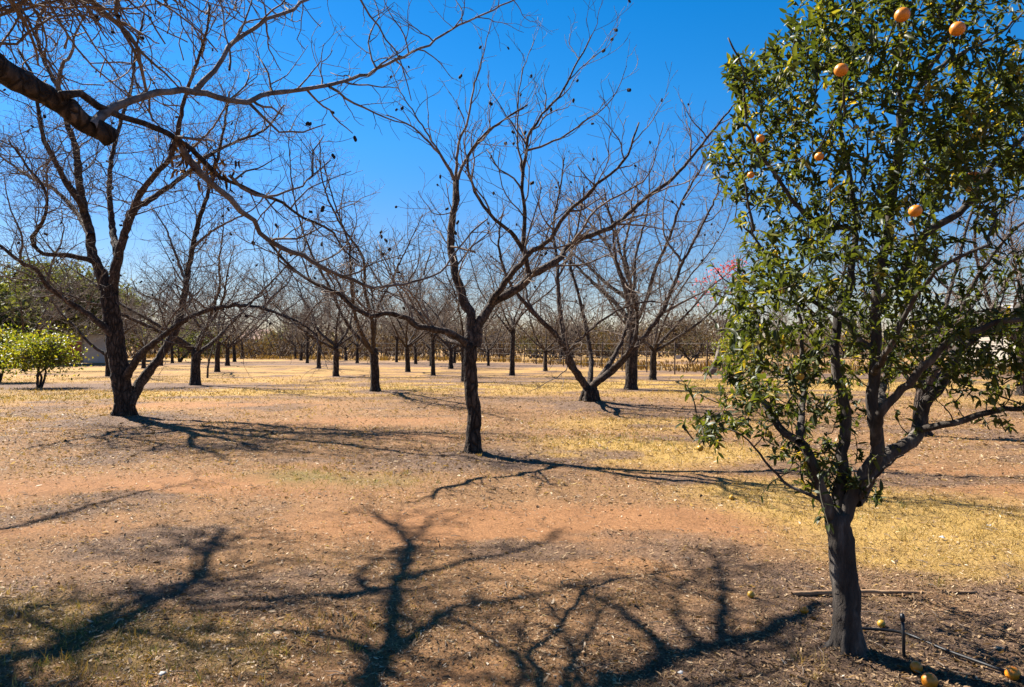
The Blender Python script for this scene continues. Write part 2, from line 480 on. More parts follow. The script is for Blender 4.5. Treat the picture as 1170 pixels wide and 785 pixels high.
def soil(x, y):
    """(sand, straw, green, mulch) in 0..1 for points of the ground"""
    x, y = np.asarray(x, float), np.asarray(y, float)
    n1 = fbm(x * .45, y * .45, 3)
    n2 = fbm(x * .8 + 9, y * .8, 11)
    n3 = fbm(x * 2.3, y * 2.3 + 5, 23, 5)
    sand = .34 * n1
    for b, w in (((655, 597, 2.3, .85), 1.0), ((735, 640, 1.0, .6), .55), ((540, 600, 1.4, .6), .5), ((80, 560, 3.2, .55), .75), ((250, 545, 3.0, .5), .55),
                 ((440, 480, 2.6, 1.1), .8), ((1110, 545, 2.6, 1.3), .8), ((240, 462, 4.5, 1.6), .8), ((480, 500, 2.2, .5), .35), ((620, 468, 3, 1.2), .5),
                 ((470, 780, .7, .25), .5), ((20, 610, 1.2, .4), .5), ((800, 600, .8, .5), .5)):
        sand = sand + w * blob(x, y, *b)
    straw = np.clip((y - 13) / 16, 0, .62) + .25 * (n2 - .5)
    for b, w in (((1085, 600, 1.9, 1.6), 1.15), ((1150, 640, 1.1, .8), .9), ((800, 520, 2.4, 1.2), .95), ((730, 485, 3.2, 1.6), .7), ((900, 560, 1.4, .7), .9), ((980, 585, 1.2, .6), .9), ((680, 505, 1.6, .7), .6), ((60, 447, 7, 2.5), .8),
                 ((20, 475, 4, 1.5), .5), ((600, 440, 7, 3), .35), ((880, 440, 7, 5), .6), ((620, 520, 1.5, .8), .5)):
        straw = straw + w * blob(x, y, *b)
    green = 0 * x
    for b, w in (((400, 550, 1.5, .7), .6), ((330, 540, 1.2, .5), .5), ((140, 720, 1.2, .45), .5), ((230, 760, 1.0, .3), .4), ((620, 500, 1.6, .6), .4), ((500, 443, 2.2, 1.2), .6),
                 ((780, 505, 2.0, .8), .4), ((50, 455, 5, 1.2), .5), ((30, 690, .8, .4), .5)):
        green = green + w * blob(x, y, *b)
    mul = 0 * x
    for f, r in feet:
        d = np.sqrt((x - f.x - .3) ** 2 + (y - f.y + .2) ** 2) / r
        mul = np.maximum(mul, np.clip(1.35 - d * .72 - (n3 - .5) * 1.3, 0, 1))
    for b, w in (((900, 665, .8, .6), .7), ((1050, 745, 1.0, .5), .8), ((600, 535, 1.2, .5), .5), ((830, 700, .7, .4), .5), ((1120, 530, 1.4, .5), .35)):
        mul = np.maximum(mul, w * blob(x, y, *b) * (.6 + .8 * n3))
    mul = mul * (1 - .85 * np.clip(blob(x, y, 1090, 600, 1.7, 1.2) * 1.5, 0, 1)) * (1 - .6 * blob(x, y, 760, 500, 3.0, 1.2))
    # mulch bands along the rows, far off
    mul = np.maximum(mul, np.clip((fbm(x * .7 + 3, y * 1.1, 77, 5) - .50) * 4.0, 0, .75) * (1 - .85 * np.clip(blob(x, y, 1090, 600, 1.7, 1.2) * 1.5, 0, 1)))
    band = np.clip((fbm(x * .06 + 2, y * .34, 31) - .47) * 6, 0, 1) * np.clip((y - 14) / 8, 0, 1) * np.clip((75 - y) / 20, 0, 1)
    mul = np.maximum(mul, .85 * band)
    sand = np.clip(sand * .85 + (n2 - .5) * .5, 0, 1) * (1 - .8 * mul)
    straw = np.clip(straw + (n1 - .5) * .5, 0, 1) * (1 - .75 * mul) * (1 - .55 * sand)
    green = np.clip(green * (.5 + n3), 0, 1)
    return sand, straw, green, np.clip(mul, 0, 1)

def axis(dense, step, far, ratio):
    a = [0.0]
    s = step
    while a[-1] < far:
        if a[-1] > dense: s *= ratio
        a.append(a[-1] + s)
    return a
xs = axis(9, .09, 700, 1.09)
xs = np.array([-v for v in xs[:0:-1]] + xs)
ys = np.array([-v for v in axis(1, .3, 60, 1.3)[:0:-1]] + axis(13, .07, 900, 1.03))
GX, GY = np.meshgrid(xs, ys)
def ground_z(x, y):
    near = np.clip((30 - np.hypot(x, y)) / 20, 0, 1)
    return ((fbm(x * .5, y * .5, 51) - .5) * .05 + (fbm(x * 2.6, y * 2.6, 61) - .5) * .05 + (fbm(x * 7.3, y * 7.3, 67, 2) - .5) * .026) * near + sum(h * np.exp(-((x - f.x) ** 2 + (y - f.y) ** 2) / w) for f, h, w in ((LEFT_FOOT, .10, .5), (MID_FOOT, .05, .12), (FORK_FOOT, .12, .8), (CIT_FOOT, .035, .03)))
GZ = ground_z(GX, GY)
nx, ny = len(xs), len(ys)
gv = np.stack([GX, GY, GZ], -1).reshape(-1, 3)
ii = (np.arange(ny - 1)[:, None] * nx + np.arange(nx - 1)[None]).ravel()
gf = np.stack([ii, ii + 1, ii + nx + 1, ii + nx], -1).tolist()
s_, w_, g_, m_ = soil(gv[:, 0], gv[:, 1])

def ground_mat():
    m, nt, b = new_mat('orchard_soil')
    L = nt.links.new
    at_ = nt.nodes.new('ShaderNodeAttribute'); at_.attribute_name = 'soil'
    at2 = nt.nodes.new('ShaderNodeAttribute'); at2.attribute_name = 'mulch'
    sep = nt.nodes.new('ShaderNodeSeparateColor'); L(at_.outputs['Color'], sep.inputs[0])
    fine = noise(nt, 55, 8, .75)
    mid = noise(nt, 7, 10, .82)
    big = noise(nt, 2.2, 8, .75)
    # litter base
    c = ramp(nt, [(.28, (0.085, 0.0475, 0.0235)), (.5, (0.228, 0.126, 0.058)), (.72, (0.43, 0.270, 0.140))])
    L(fine.outputs['Fac'], c.inputs[0])
    cur = c.outputs[0]
    def mask(src, n, lo, hi, k):
        a = nt.nodes.new('ShaderNodeMath'); a.operation = 'MULTIPLY_ADD'
        L(n.outputs['Fac'], a.inputs[0]); a.inputs[1].default_value = k; a.inputs[2].default_value = -k * .5
        s = nt.nodes.new('ShaderNodeMath'); s.operation = 'ADD'
        L(a.outputs[0], s.inputs[0]); L(src, s.inputs[1])
        mr = nt.nodes.new('ShaderNodeMapRange'); mr.inputs['From Min'].default_value = lo; mr.inputs['From Max'].default_value = hi
        L(s.outputs[0], mr.inputs['Value'])
        return mr.outputs[0]
    def over(cur, mk, stops, n):
        r = ramp(nt, stops); L(n.outputs['Fac'], r.inputs[0])
        x = nt.nodes.new('ShaderNodeMix'); x.data_type = 'RGBA'
        L(mk, x.inputs['Factor']); L(cur, x.inputs['A']); L(r.outputs[0], x.inputs['B'])
        return x.outputs['Result']
    cur = over(cur, mask(sep.outputs[0], mid, .25, .85, .7), [(.3, (0.186, 0.088, 0.036)), (.52, (0.292, 0.146, 0.063)), (.72, (0.385, 0.228, 0.118))], fine)
    cur = over(cur, mask(sep.outputs[1], mid, .22, .8, 1.0), [(.3, (0.175, 0.104, 0.030)), (.5, (0.375, 0.240, 0.070)), (.72, (0.50, 0.36, 0.13))], fine)
    cur = over(cur, mask(sep.outputs[2], mid, .35, .95, 1.0), [(.3, (0.0858, 0.066, 0.021)), (.5, (0.165, 0.132, 0.042)), (.72, (0.264, 0.2046, 0.078))], fine)
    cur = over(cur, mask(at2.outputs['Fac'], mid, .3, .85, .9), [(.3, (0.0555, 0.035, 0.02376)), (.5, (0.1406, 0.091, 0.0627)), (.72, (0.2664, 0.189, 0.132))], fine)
    v = nt.nodes.new('ShaderNodeMix'); v.data_type = 'RGBA'; v.blend_type = 'MULTIPLY'; v.inputs['Factor'].default_value = .6
    r = ramp(nt, [(.3, (.66, .63, .60)), (.7, (1.25, 1.22, 1.17))]); L(big.outputs['Fac'], r.inputs[0])
    L(cur, v.inputs['A']); L(r.outputs[0], v.inputs['B'])
    v2 = nt.nodes.new('ShaderNodeMix'); v2.data_type = 'RGBA'; v2.blend_type = 'MULTIPLY'; v2.inputs['Factor'].default_value = .85
    clod = noise(nt, 24, 7, .8)
    r2 = ramp(nt, [(.33, (.48, .44, .42)), (.5, (.95, .93, .92)), (.66, (1.22, 1.2, 1.18))]); L(clod.outputs['Fac'], r2.inputs[0])
    L(v.outputs['Result'], v2.inputs['A']); L(r2.outputs[0], v2.inputs['B'])
    L(v2.outputs['Result'], b.inputs['Base Color'])
    b.inputs['Roughness'].default_value = .95
    b.inputs['Specular IOR Level'].default_value = .15
    bp = nt.nodes.new('ShaderNodeBump'); bp.inputs['Strength'].default_value = 1.0; bp.inputs['Distance'].default_value = .03
    L(fine.outputs['Fac'], bp.inputs['Height']); L(bp.outputs[0], b.inputs['Normal'])
    return m
one = np.ones_like(s_)
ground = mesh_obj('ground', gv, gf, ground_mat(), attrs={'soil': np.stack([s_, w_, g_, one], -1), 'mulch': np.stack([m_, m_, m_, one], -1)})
tag(ground, kind='structure')

# ------------------------------------------------------------------ buildings
def box(x0, x1, y0, y1, z0, z1):
    v = [(x, y, z) for z in (z0, z1) for y in (y0, y1) for x in (x0, x1)]
    f = [(0, 2, 3, 1), (4, 5, 7, 6), (0, 1, 5, 4), (2, 6, 7, 3), (0, 4, 6, 2), (1, 3, 7, 5)]
    return v, f
def boxes(name, lst, mat, parent=None):
    V, F = [], []
    for b in lst:
        v, f = box(*b)
        k = len(V)
        V += v
        F += [tuple(i + k for i in q) for q in f]
    return mesh_obj(name, V, F, mat, parent, smooth=False)

# small grey shed beside a red brick wall, behind the left trees
Ys = 58.0
g0 = at(95, 392, Ys); g1 = at(124, 392, Ys); top = at(95, 383, Ys).z
sh = empty('garden_shed', (g0.x, Ys, 0), 'small flat roofed grey shed under the dark thorn trees at left', 'shed')
boxes('wall', [(0, g1.x - g0.x, 0, 2.4, -.05, top)], M_WALLG, sh)
boxes('roof', [(-.12, g1.x - g0.x + .12, -.15, 2.55, top + .003, top + .09)], M_ROOF, sh)
boxes('corner_post', [(-.10, .02, -.06, .10, -.05, top)], M_WALLP, sh)
b0 = at(78, 392, Ys)
bw = empty('brick_wall', (b0.x, Ys + .6, 0), 'red brick garden wall left of the small grey shed', 'wall')
boxes('wall', [(-6, g0.x - b0.x - .2, 0, .23, -.05, 1.75)], M_BRICK, bw)
boxes('coping', [(-6.05, g0.x - b0.x - .15, -.04, .27, 1.753, 1.83)], M_WALLG, bw)

# far house with a pinkish roof at the end of the alley
def gable_house(name, x0, x1, Y, dep, wall_h, ridge, mw, mr, label, openings):
    w = x1 - x0
    h = empty(name, (x0, Y, 0), label, 'house')
    wl_ = boxes('wall', [(0, w, 0, dep, -.05, wall_h)], mw, h)
    o = .35
    v = [(-o, -o, wall_h - .05), (w + o, -o, wall_h - .05), (w + o, dep / 2, ridge), (-o, dep / 2, ridge), (w + o, dep + o, wall_h - .05), (-o, dep + o, wall_h - .05)]
    v += [(a, b, c + .08) for a, b, c in v]
    f = [(0, 1, 2, 3), (3, 2, 4, 5), (6, 9, 8, 7), (9, 11, 10, 8), (0, 6, 7, 1), (5, 4, 10, 11), (1, 7, 8, 2), (2, 8, 10, 4), (3, 9, 6, 0), (5, 11, 9, 3)]
    mesh_obj('roof', v, f, mr, h, smooth=False)
    for nm, a, b, c, d in openings:
        fr = boxes(nm, [(a, b, -.03, .05, c, d)], M_DARK, h)
        boxes('frame', [(a - .06, b + .06, -.055, -.031, d, d + .07)], M_WALLP, fr)
    return h
a, b = at(276, 392, 105), at(300, 392, 105)
gable_house('far_house', a.x, b.x, 105, 7, 2.2, 3.7, M_WALLP, M_ROOFT, 'far house with a pinkish pitched roof at the end of the open alley', [('window', .8, 1.5, .9, 1.7), ('window', 2.1, 2.7, .9, 1.7)])
gable_house('pale_house', 29.6, 42, 38, 8, 2.0, 3.9, M_WALLP, M_ROOF, 'pale low house with a light grey sheet roof seen through the citrus tree', [('window', 2.6, 3.8, .7, 1.45), ('window', 6.2, 7.4, .7, 1.45), ('door', 4.6, 5.4, .0, 1.6)])

# wire fence with thin posts
fp = [(808, 429), (771, 428), (739, 425.3), (711, 423.6), (688, 421.5), (664, 420), (644, 418.5), (629, 417.2), (613, 416.2), (599, 415.3), (575, 414), (553, 413), (532, 412.2), (508, 411.5), (484, 411), (460, 410.5), (436, 410), (412, 409.6), (388, 409.2), (362, 408.9), (336, 408.6), (310, 408.4)]
fpos = [on_ground(*p) for p in fp]
d0 = (fpos[0] - fpos[4]).normalized()
fpos = [fpos[0] + d0 * 18, fpos[0] + d0 * 12, fpos[0] + d0 * 6] + fpos
fe = empty('wire_fence', fpos[0], 'thin wire fence on dark posts along the far edge of the orchard', 'fence')
for p in fpos:
    t = Tubes()
    q = p - fpos[0]
    t.add([q + Vector((0, 0, -.1)), q + Vector((0, 0, .9)), q + Vector((.01, 0, 1.75))], [.035, .035, .033], 6)
    t.build('post', M_POST, fe)
for hh in (.35, .75, 1.15, 1.6):
    t = Tubes()
    pts = []
    for p in fpos:
        pts.append(np.array(p - fpos[0]) + np.array([0, .04, hh]))
    t.add(pts, [.006] * len(pts), 4)
    t.build('wire', M_WIRE, fe)
pl = at(775, 408, 35.6)
boxes('sign_plate', [(pl.x - fpos[0].x - .13, pl.x - fpos[0].x + .13, 35.6 - fpos[0].y, 35.6 - fpos[0].y + .01, pl.z - .1, pl.z + .1)], M_PAPER, fe)

# ------------------------------------------------------------------ bare trees
UP = Vector((0, 0, 1))
def grow(out, pts, rad, lvl, rng, prm, tipset, t0=.12):
    """side shoots along a branch, each with its own shoots"""
    if lvl >= len(prm['len']): return
    A = [Vector(p) for p in pts]
    n = len(A)
    seg = [(A[i + 1] - A[i]).length for i in range(n - 1)]
    total = sum(seg)
    if total < .05: return
    s = total * t0 + rng.uniform(0, 1) * prm['gap'][lvl]
    side = rng.uniform(0, 6.28)
    while s < total * 1.0:
        acc, i = 0, 0
        while i < n - 2 and acc + seg[i] < s:
            acc += seg[i]; i += 1
        f = min(1, (s - acc) / max(seg[i], 1e-6))
        p = A[i].lerp(A[i + 1], f)
        r = rad[i] * (1 - f) + rad[i + 1] * f
        tan = (A[i + 1] - A[i]).normalized()
        side += 2.4 + rng.uniform(-.5, .5)
        perp = tan.orthogonal().normalized()
        perp.rotate(Matrix.Rotation(side, 3, tan))
        ang = R(rng.uniform(*prm['ang']))
        d = tan * math.cos(ang) + perp * math.sin(ang)
        d = (d + UP * prm['up'] * rng.uniform(.3, 1)).normalized()
        frac = s / total
        L = prm['len'][lvl] * rng.uniform(.45, 1.1) * (1 - .5 * frac)
        k = prm['pts'][lvl]
        q, step = [p], L / (k - 1)
        dd = d.copy()
        for _ in range(k - 1):
            dd = (dd + Vector((rng.gauss(0, 1), rng.gauss(0, 1), rng.gauss(0, .8))) * prm['wig'] + UP * prm['trop']).normalized()
            q.append(q[-1] + dd * step)
        r0 = min(r * .7, prm['r'][lvl] * rng.uniform(.75, 1.2))
        r1 = max(prm['tip'], r0 * .38)
        rr = [r0 + (r1 - r0) * (j / (k - 1)) ** .85 for j in range(k)]
        if q[-1].z > .25:
            out.append((q, rr, lvl))
            if lvl >= len(prm['len']) - 2: tipset.append(q[-1].copy())
            grow(out, q, rr, lvl + 1, rng, prm, tipset)
        s += prm['gap'][lvl] * rng.uniform(.6, 1.4)

def husk_mesh():
    V, F = [], []
    for k in range(2):
        c = Vector((.011 * (1 - 2 * k), .004 * k, -.012 - .012 * k))
        n0 = len(V)
        for i in range(5):
            th = math.pi * (i + .5) / 5
            for j in range(7):
                ph = 2 * math.pi * j / 7
                rr = .017 * (1 + .12 * math.sin(4 * ph))
                V.append((c.x + rr * math.sin(th) * math.cos(ph), c.y + rr * math.sin(th) * math.sin(ph), c.z + .024 * math.cos(th)))
        for i in range(4):
            for j in range(7):
                F.append((n0 + i * 7 + j, n0 + (i + 1) * 7 + j, n0 + (i + 1) * 7 + (j + 1) % 7, n0 + i * 7 + (j + 1) % 7))
        F.append([n0 + j for j in range(7)])
        F.append([n0 + 28 + j for j in reversed(range(7))])
    return V, F
HV, HF = husk_mesh()
husk_me = None

def add_husks(root, tips, base, n, rng, size=1.0):
    """one small dark husk cluster at the end of a twig; every one a part"""
    global husk_me
    for p in rng.sample(tips, min(n, len(tips))):
        if husk_me is None:
            o = mesh_obj('nut_husk', HV, HF, M_HUSK, root)
            husk_me = o.data
        else:
            o = bpy.data.objects.new('nut_husk', husk_me)
            col.objects.link(o)
            o.parent = root
        o.location = Vector(p) - Vector(base)
        k = rng.uniform(.6, 1.1) * size
        o.scale = (k, k, k)
        o.rotation_euler = (rng.uniform(-.6, .6), rng.uniform(-.6, .6), rng.uniform(0, 6.28))

def bare_tree(name, base, trunk, limbs, branches, prm, seed, label, group, husks=0, prm2=None, from_limb=99, from_branch=99, limb_mat=None, limb_cut=(), trunk_sides=18, husk_size=1.0, trunk_step=.09):
    """trunk: (pts, r0, r1); limbs / branches: list of (pts, r0, r1[, mat])"""
    rng = random.Random(seed)
    nrg = np.random.default_rng(seed)
    root = empty(name, base, label, 'tree', group)
    out, tips = [], []
    A, f, L = smooth_path(trunk[0], trunk_step, .006, nrg)
    hgt = np.clip((A[:, 2] - A[0, 2]) / .45, 0, 1)
    r = trunk[1] + (trunk[2] - trunk[1]) * f
    r = r * (1 + .32 * (1 - hgt) ** 2)
    t = Tubes(); t.add(A, r, trunk_sides)
    if trunk[1] > .09 and limb_mat is None and trunk_step < .15:
        for k in range(6):
            a = 6.28 * k / 6 + rng.uniform(-.4, .4)
            c, q = Vector((math.cos(a), math.sin(a), 0)), Vector(A[0])
            w = trunk[1]
            pts = [q + c * w * .55 + Vector((0, 0, w * 2.0)), q + c * w * 1.0 + Vector((0, 0, w * .95)), q + c * w * 1.5 + Vector((0, 0, w * .42)), q + c * w * rng.uniform(2.1, 2.9) + Vector((0, 0, -w * .1))]
            B, g_, _ = smooth_path(pts, .04, .003, nrg)
            t.add(B, w * (.46 - .34 * g_), 9)
    t.build('trunk', M_BARK, root, base, .045, seed)
    for i, lb in enumerate(limbs):
        A, f, L = smooth_path(lb[0], .045 if i in limb_cut else .11, .008 if lb[1] > .04 else .006, nrg)
        r = lb[1] + (lb[2] - lb[1]) * f ** .62
        r = r * (1 + nrg.normal(0, .05, len(r)))
        t = Tubes(); t.add(A, r, 16 if i in limb_cut else 12)
        t.build('limb', lb[3] if len(lb) > 3 else (limb_mat or M_LIMB), root, base, 0.03 if i in limb_cut else .05, seed + i)
        if i not in limb_cut:
            grow(out, A[::2], list(r[::2]), 0, rng, prm2 if i >= from_limb else prm, tips, prm.get('t0', .2))
    crown = Tubes()
    for i, br in enumerate(branches):
        A, f, L = smooth_path(br[0], .10, .007, nrg)
        r = br[1] + (br[2] - br[1]) * f ** .8
        crown.add(A, r, 7, rng.random())
        grow(out, A[::2], list(r[::2]), 1, rng, prm2 if i >= from_branch else prm, tips, .08)
    for q, rr, lvl in out:
        crown.add(q, rr, 5 if lvl == 0 else 3, rng.random())
    crown.build('crown', M_TWIG, root, base)
    if husks: add_husks(root, tips, base, husks, rng, husk_size)
    return root, tips

PRM_NEAR = dict(len=[1.3, .70, .32], gap=[.25, .15, .13], ang=(28, 78), up=.24, trop=.03, wig=.23, r=[.0125, .0062, .0038], tip=.0019, pts=[9, 7, 5])
PRM_MID = dict(PRM_NEAR, len=[1.45, .85, .34], gap=[.25, .19, .19], ang=(24, 66), up=.5, trop=.055, wig=.2, r=[.0145, .0085, .0055], tip=.0028)
GROUP = 'bare pecan trees of the orchard'

# the central tree
D = MID_FOOT.y
mid_limbs = [
    (trace(f'538,396,{D} 525,386 511,379,{D-.15} 497,376 478,374 465,364 440,358 422,361,{D-.6} 404,350 386,336 352,319 330,304,{D-1.1} 308,278,{D-1.2}'), .062, .014),
    (trace(f'537,394,{D} 538,371 536,357 529,341 521,318,{D+.1} 516,290 515,268 518,245,{D+.2} 521,227 521,207,{D+.3}'), .085, .045),
    (trace(f'543,396,{D} 547,371 558,353 569,341 594,329 606,314 624,305,{D+.2} 640,295 655,277 704,256,{D+.6} 739,226 770,203 796,172,{D+.8} 819,144 842,116,{D+.9}'), .085, .012),
    (trace(f'561,346,{D} 581,317 595,302 608,287,{D-.3} 629,273 647,244 668,226,{D-.8} 683,210 711,185 724,159,{D-1.1} 730,140'), .055, .010),
    (trace(f'604,312,{D} 599,286 599,254,{D-.1} 598,227 597,197 602,172,{D-.2} 603,158 620,131 644,103 661,69 676,40,{D-.4}'), .042, .009),
    (trace(f'599,288,{D-.05} 588,271 565,250,{D-.3} 547,227 537,203 535,178,{D-.6} 552,155 575,138 603,120,{D-.9}'), .034, .010),
    (trace(f'530,393,{D} 512,388,{D+.4} 492,370 470,350,{D+1.0} 455,338 430,330 405,322,{D+1.7}'), .040, .009),
]
mid_branches = [
    (trace(f'521,209,{D+.3} 506,182 486,158 465,141 441,131,{D}'), .030, .006),
    (trace(f'521,209,{D+.3} 534,179 555,155 575,138 603,120,{D+.9}'), .028, .006),
    (trace(f'521,206,{D+.3} 524,165 534,138 541,103 553,62 560,28,{D+.1}'), .026, .005),
    (trace(f'509,186,{D+.2} 479,138 455,100 446,72,{D+.7}'), .018, .004),
    (trace(f'597,197,{D-.2} 591,150 596,86 611,45,{D+.3}'), .018, .004),
    (trace(f'602,172,{D-.2} 640,158 661,144 700,113 716,75,{D-.8}'), .018, .004),
    (trace(f'655,277,{D+.3} 683,238 714,220 739,203 748,180 758,140,{D-.2}'), .022, .005),
    (trace(f'497,376,{D-.2} 480,350 468,335 445,318,{D-.9} 430,300'), .020, .005),
    (trace(f'515,282,{D} 528,284 543,288,{D-.3}'), .016, .014),
    (trace(f'519,240,{D+.2} 500,246 484,230 478,218,{D-.4}'), .010, .004),
    (trace(f'440,358,{D-.5} 428,340 410,322 400,300,{D-.1}'), .016, .004),
    (trace(f'704,256,{D+.6} 735,258 770,262 800,250,{D+1.4}'), .018, .004),
]
bare_tree('pecan_tree', MID_FOOT - Vector((0, 0, .03)), (trace(f'540,523,{D} 541,500 542,470 538,440 537,415 538,392'), .106, .092), mid_limbs, mid_branches, PRM_MID, 11,
          'bare pecan tree with a single rough trunk in the middle of the orchard', GROUP, 90)

# the big forked tree at left
D = LEFT_FOOT.y
PRM_LEFT = dict(PRM_NEAR, len=[1.9, 1.05, .46], gap=[.17, .135, .14], r=[.015, .0075, .005], tip=.0028, up=.12)
left_limbs = [
    (trace(f'121,330,{D} 116,313 105,287 103,262 96,240 91,210,{D+.2} 87,171 78,146 68,107,{D+.4} 59,86 50,68 41,36 48,14 56,-14,{D+.8}'), .13, .022),
    (trace(f'129,330,{D} 132,310 137,287 143,266 152,240 161,221 178,198,{D-.5} 193,183 203,150 210,117,{D-.9} 222,80 235,40 240,5,{D-1.2}'), .12, .018),
    (trace(f'136,392,{D} 120,374,{D-.2} 96,356 71,340 54,326 41,308 23,299 0,281,{D-1.2} -35,262 -70,240,{D-1.8}'), .085, .02),
    (trace(f'148,462,{D} 154,450 164,432 181,410,{D+.3} 196,386 206,362 213,322 220,283,{D+.7} 228,250 236,225 246,190 255,150 262,105,{D+1.0}'), .125, .02),
    (trace(f'143,436,{D} 150,420,{D-.2} 165,401 186,384 210,366,{D-.6} 241,353 270,349 300,352,{D-1.2} 322,361 346,370 362,384,{D-1.6}'), .095, .016),
    (trace(f'113,305,{D} 105,299,{D-.3} 82,292 50,290 37,274 46,258,{D-.9} 52,244 52,219 32,192,{D-1.2} 10,160'), .065, .018),
    (trace(f'96,240,{D+.1} 89,228 71,201 59,176,{D-.5} 50,160 45,130 38,90 20,55,{D-.9}'), .085, .02),
    (trace(f'152,240,{D-.2} 177,224,{D+.3} 205,205 235,180 262,165,{D+1.1} 300,150 325,120,{D+1.6}'), .075, .018),
    (trace(f'104,270,{D} 85,240,{D+.8} 60,215 30,200 -10,170,{D+2}'), .08, .018),
    (trace(f'135,295,{D} 128,255,{D+.7} 125,200 135,150 150,100,{D+1.8} 155,60 165,15'), .09, .02),
]
left_branches = [
    (trace(f'66,102,{D+.4} 71,75 82,61 86,39 100,14,{D}'), .05, .015),
    (trace(f'193,183,{D-.6} 215,172 240,150 262,118 290,95,{D-1.4}'), .035, .008),
    (trace(f'346,370,{D-1.5} 358,352 372,340 385,335,{D-1.9}'), .022, .006),
    (trace(f'300,352,{D-1.2} 312,338 330,322 338,300,{D-.6}'), .024, .006),
    (trace(f'54,326,{D-.6} 60,300 72,268 70,240,{D-.2}'), .03, .008),
    (trace(f'23,299,{D-.9} 25,270 12,240 4,200,{D-1.5}'), .028, .007),
    (trace(f'213,322,{D+.5} 200,290 190,262 172,235,{D+1.2}'), .04, .01),
    (trace(f'220,283,{D+.7} 245,262 268,250 290,238 310,215,{D+.3}'), .035, .008),
    (trace(f'206,362,{D+.4} 186,345 160,335 150,318,{D+1}'), .03, .008),
    (trace(f'186,384,{D-.3} 198,360 222,338 240,318,{D-.9}'), .03, .007),
]
bare_tree('pecan_tree', LEFT_FOOT - Vector((0, 0, .03)), (trace(f'142,483,{D} 142,460 139,435 134,405 130,375 126,345 124,326'), 0.195, .165), left_limbs, left_branches, PRM_LEFT, 23,
          'large bare pecan tree forking low into several stems at left', GROUP, 95, trunk_sides=22, husk_size=1.25)

# the low forking tree right of centre
D = FORK_FOOT.y
PRM_FORK = dict(PRM_NEAR, len=[1.7, .95, .42], gap=[.24, .17, .16], r=[.017, .0078, .0046], tip=.0027)
fork_limbs = [
    (trace(f'673,446,{D} 657,423 645,397 630,377,{D-.5} 619,367 593,338 578,312,{D-1} 570,280 574,245'), .12, .017),
    (trace(f'646,396,{D-.2} 640,359 637,318 637,300,{D+.3} 632,260 640,215 645,180,{D+.6}'), .085, .015),
    (trace(f'676,446,{D} 682,436 704,420 734,387 755,359,{D-.5} 770,325 780,300 800,262,{D-1} 818,225 822,205'), .11, .017),
    (trace(f'674,444,{D} 675,408,{D+.5} 670,377 660,333 652,300,{D+.9} 660,260 668,215'), .085, .018),
    (trace(f'683,436,{D} 704,403,{D+.6} 719,364 724,326 727,290,{D+1.2} 740,240 742,195'), .085, .015),
    (trace(f'690,430,{D} 720,400,{D-.9} 728,370 725,345,{D-1.4} 705,300 700,260,{D-2} 690,215'), .075, .016),
    (trace(f'660,428,{D} 648,414,{D-1} 655,395 690,365 712,352,{D-2.1} 740,345 770,348'), .055, .014),
]
fork_branches = [
    (trace(f'619,367,{D-.6} 604,345 600,315 604,280,{D-.1}'), .04, .01),
    (trace(f'755,359,{D-.5} 790,340 815,330 838,338,{D-1.3}'), .04, .008),
    (trace(f'780,300,{D-.8} 760,270 758,235 765,205,{D-.2}'), .035, .008),
    (trace(f'637,318,{D+.2} 655,285 680,255 690,225,{D+1}'), .035, .008),
]
bare_tree('pecan_tree', FORK_FOOT - Vector((0, 0, .03)), (trace(f'674,467,{D} 674,455 674,442'), .225, .185), fork_limbs, fork_branches, PRM_FORK, 37,
          'bare pecan tree splitting at knee height into a wide vase of stems', GROUP, 60, husk_size=1.2)

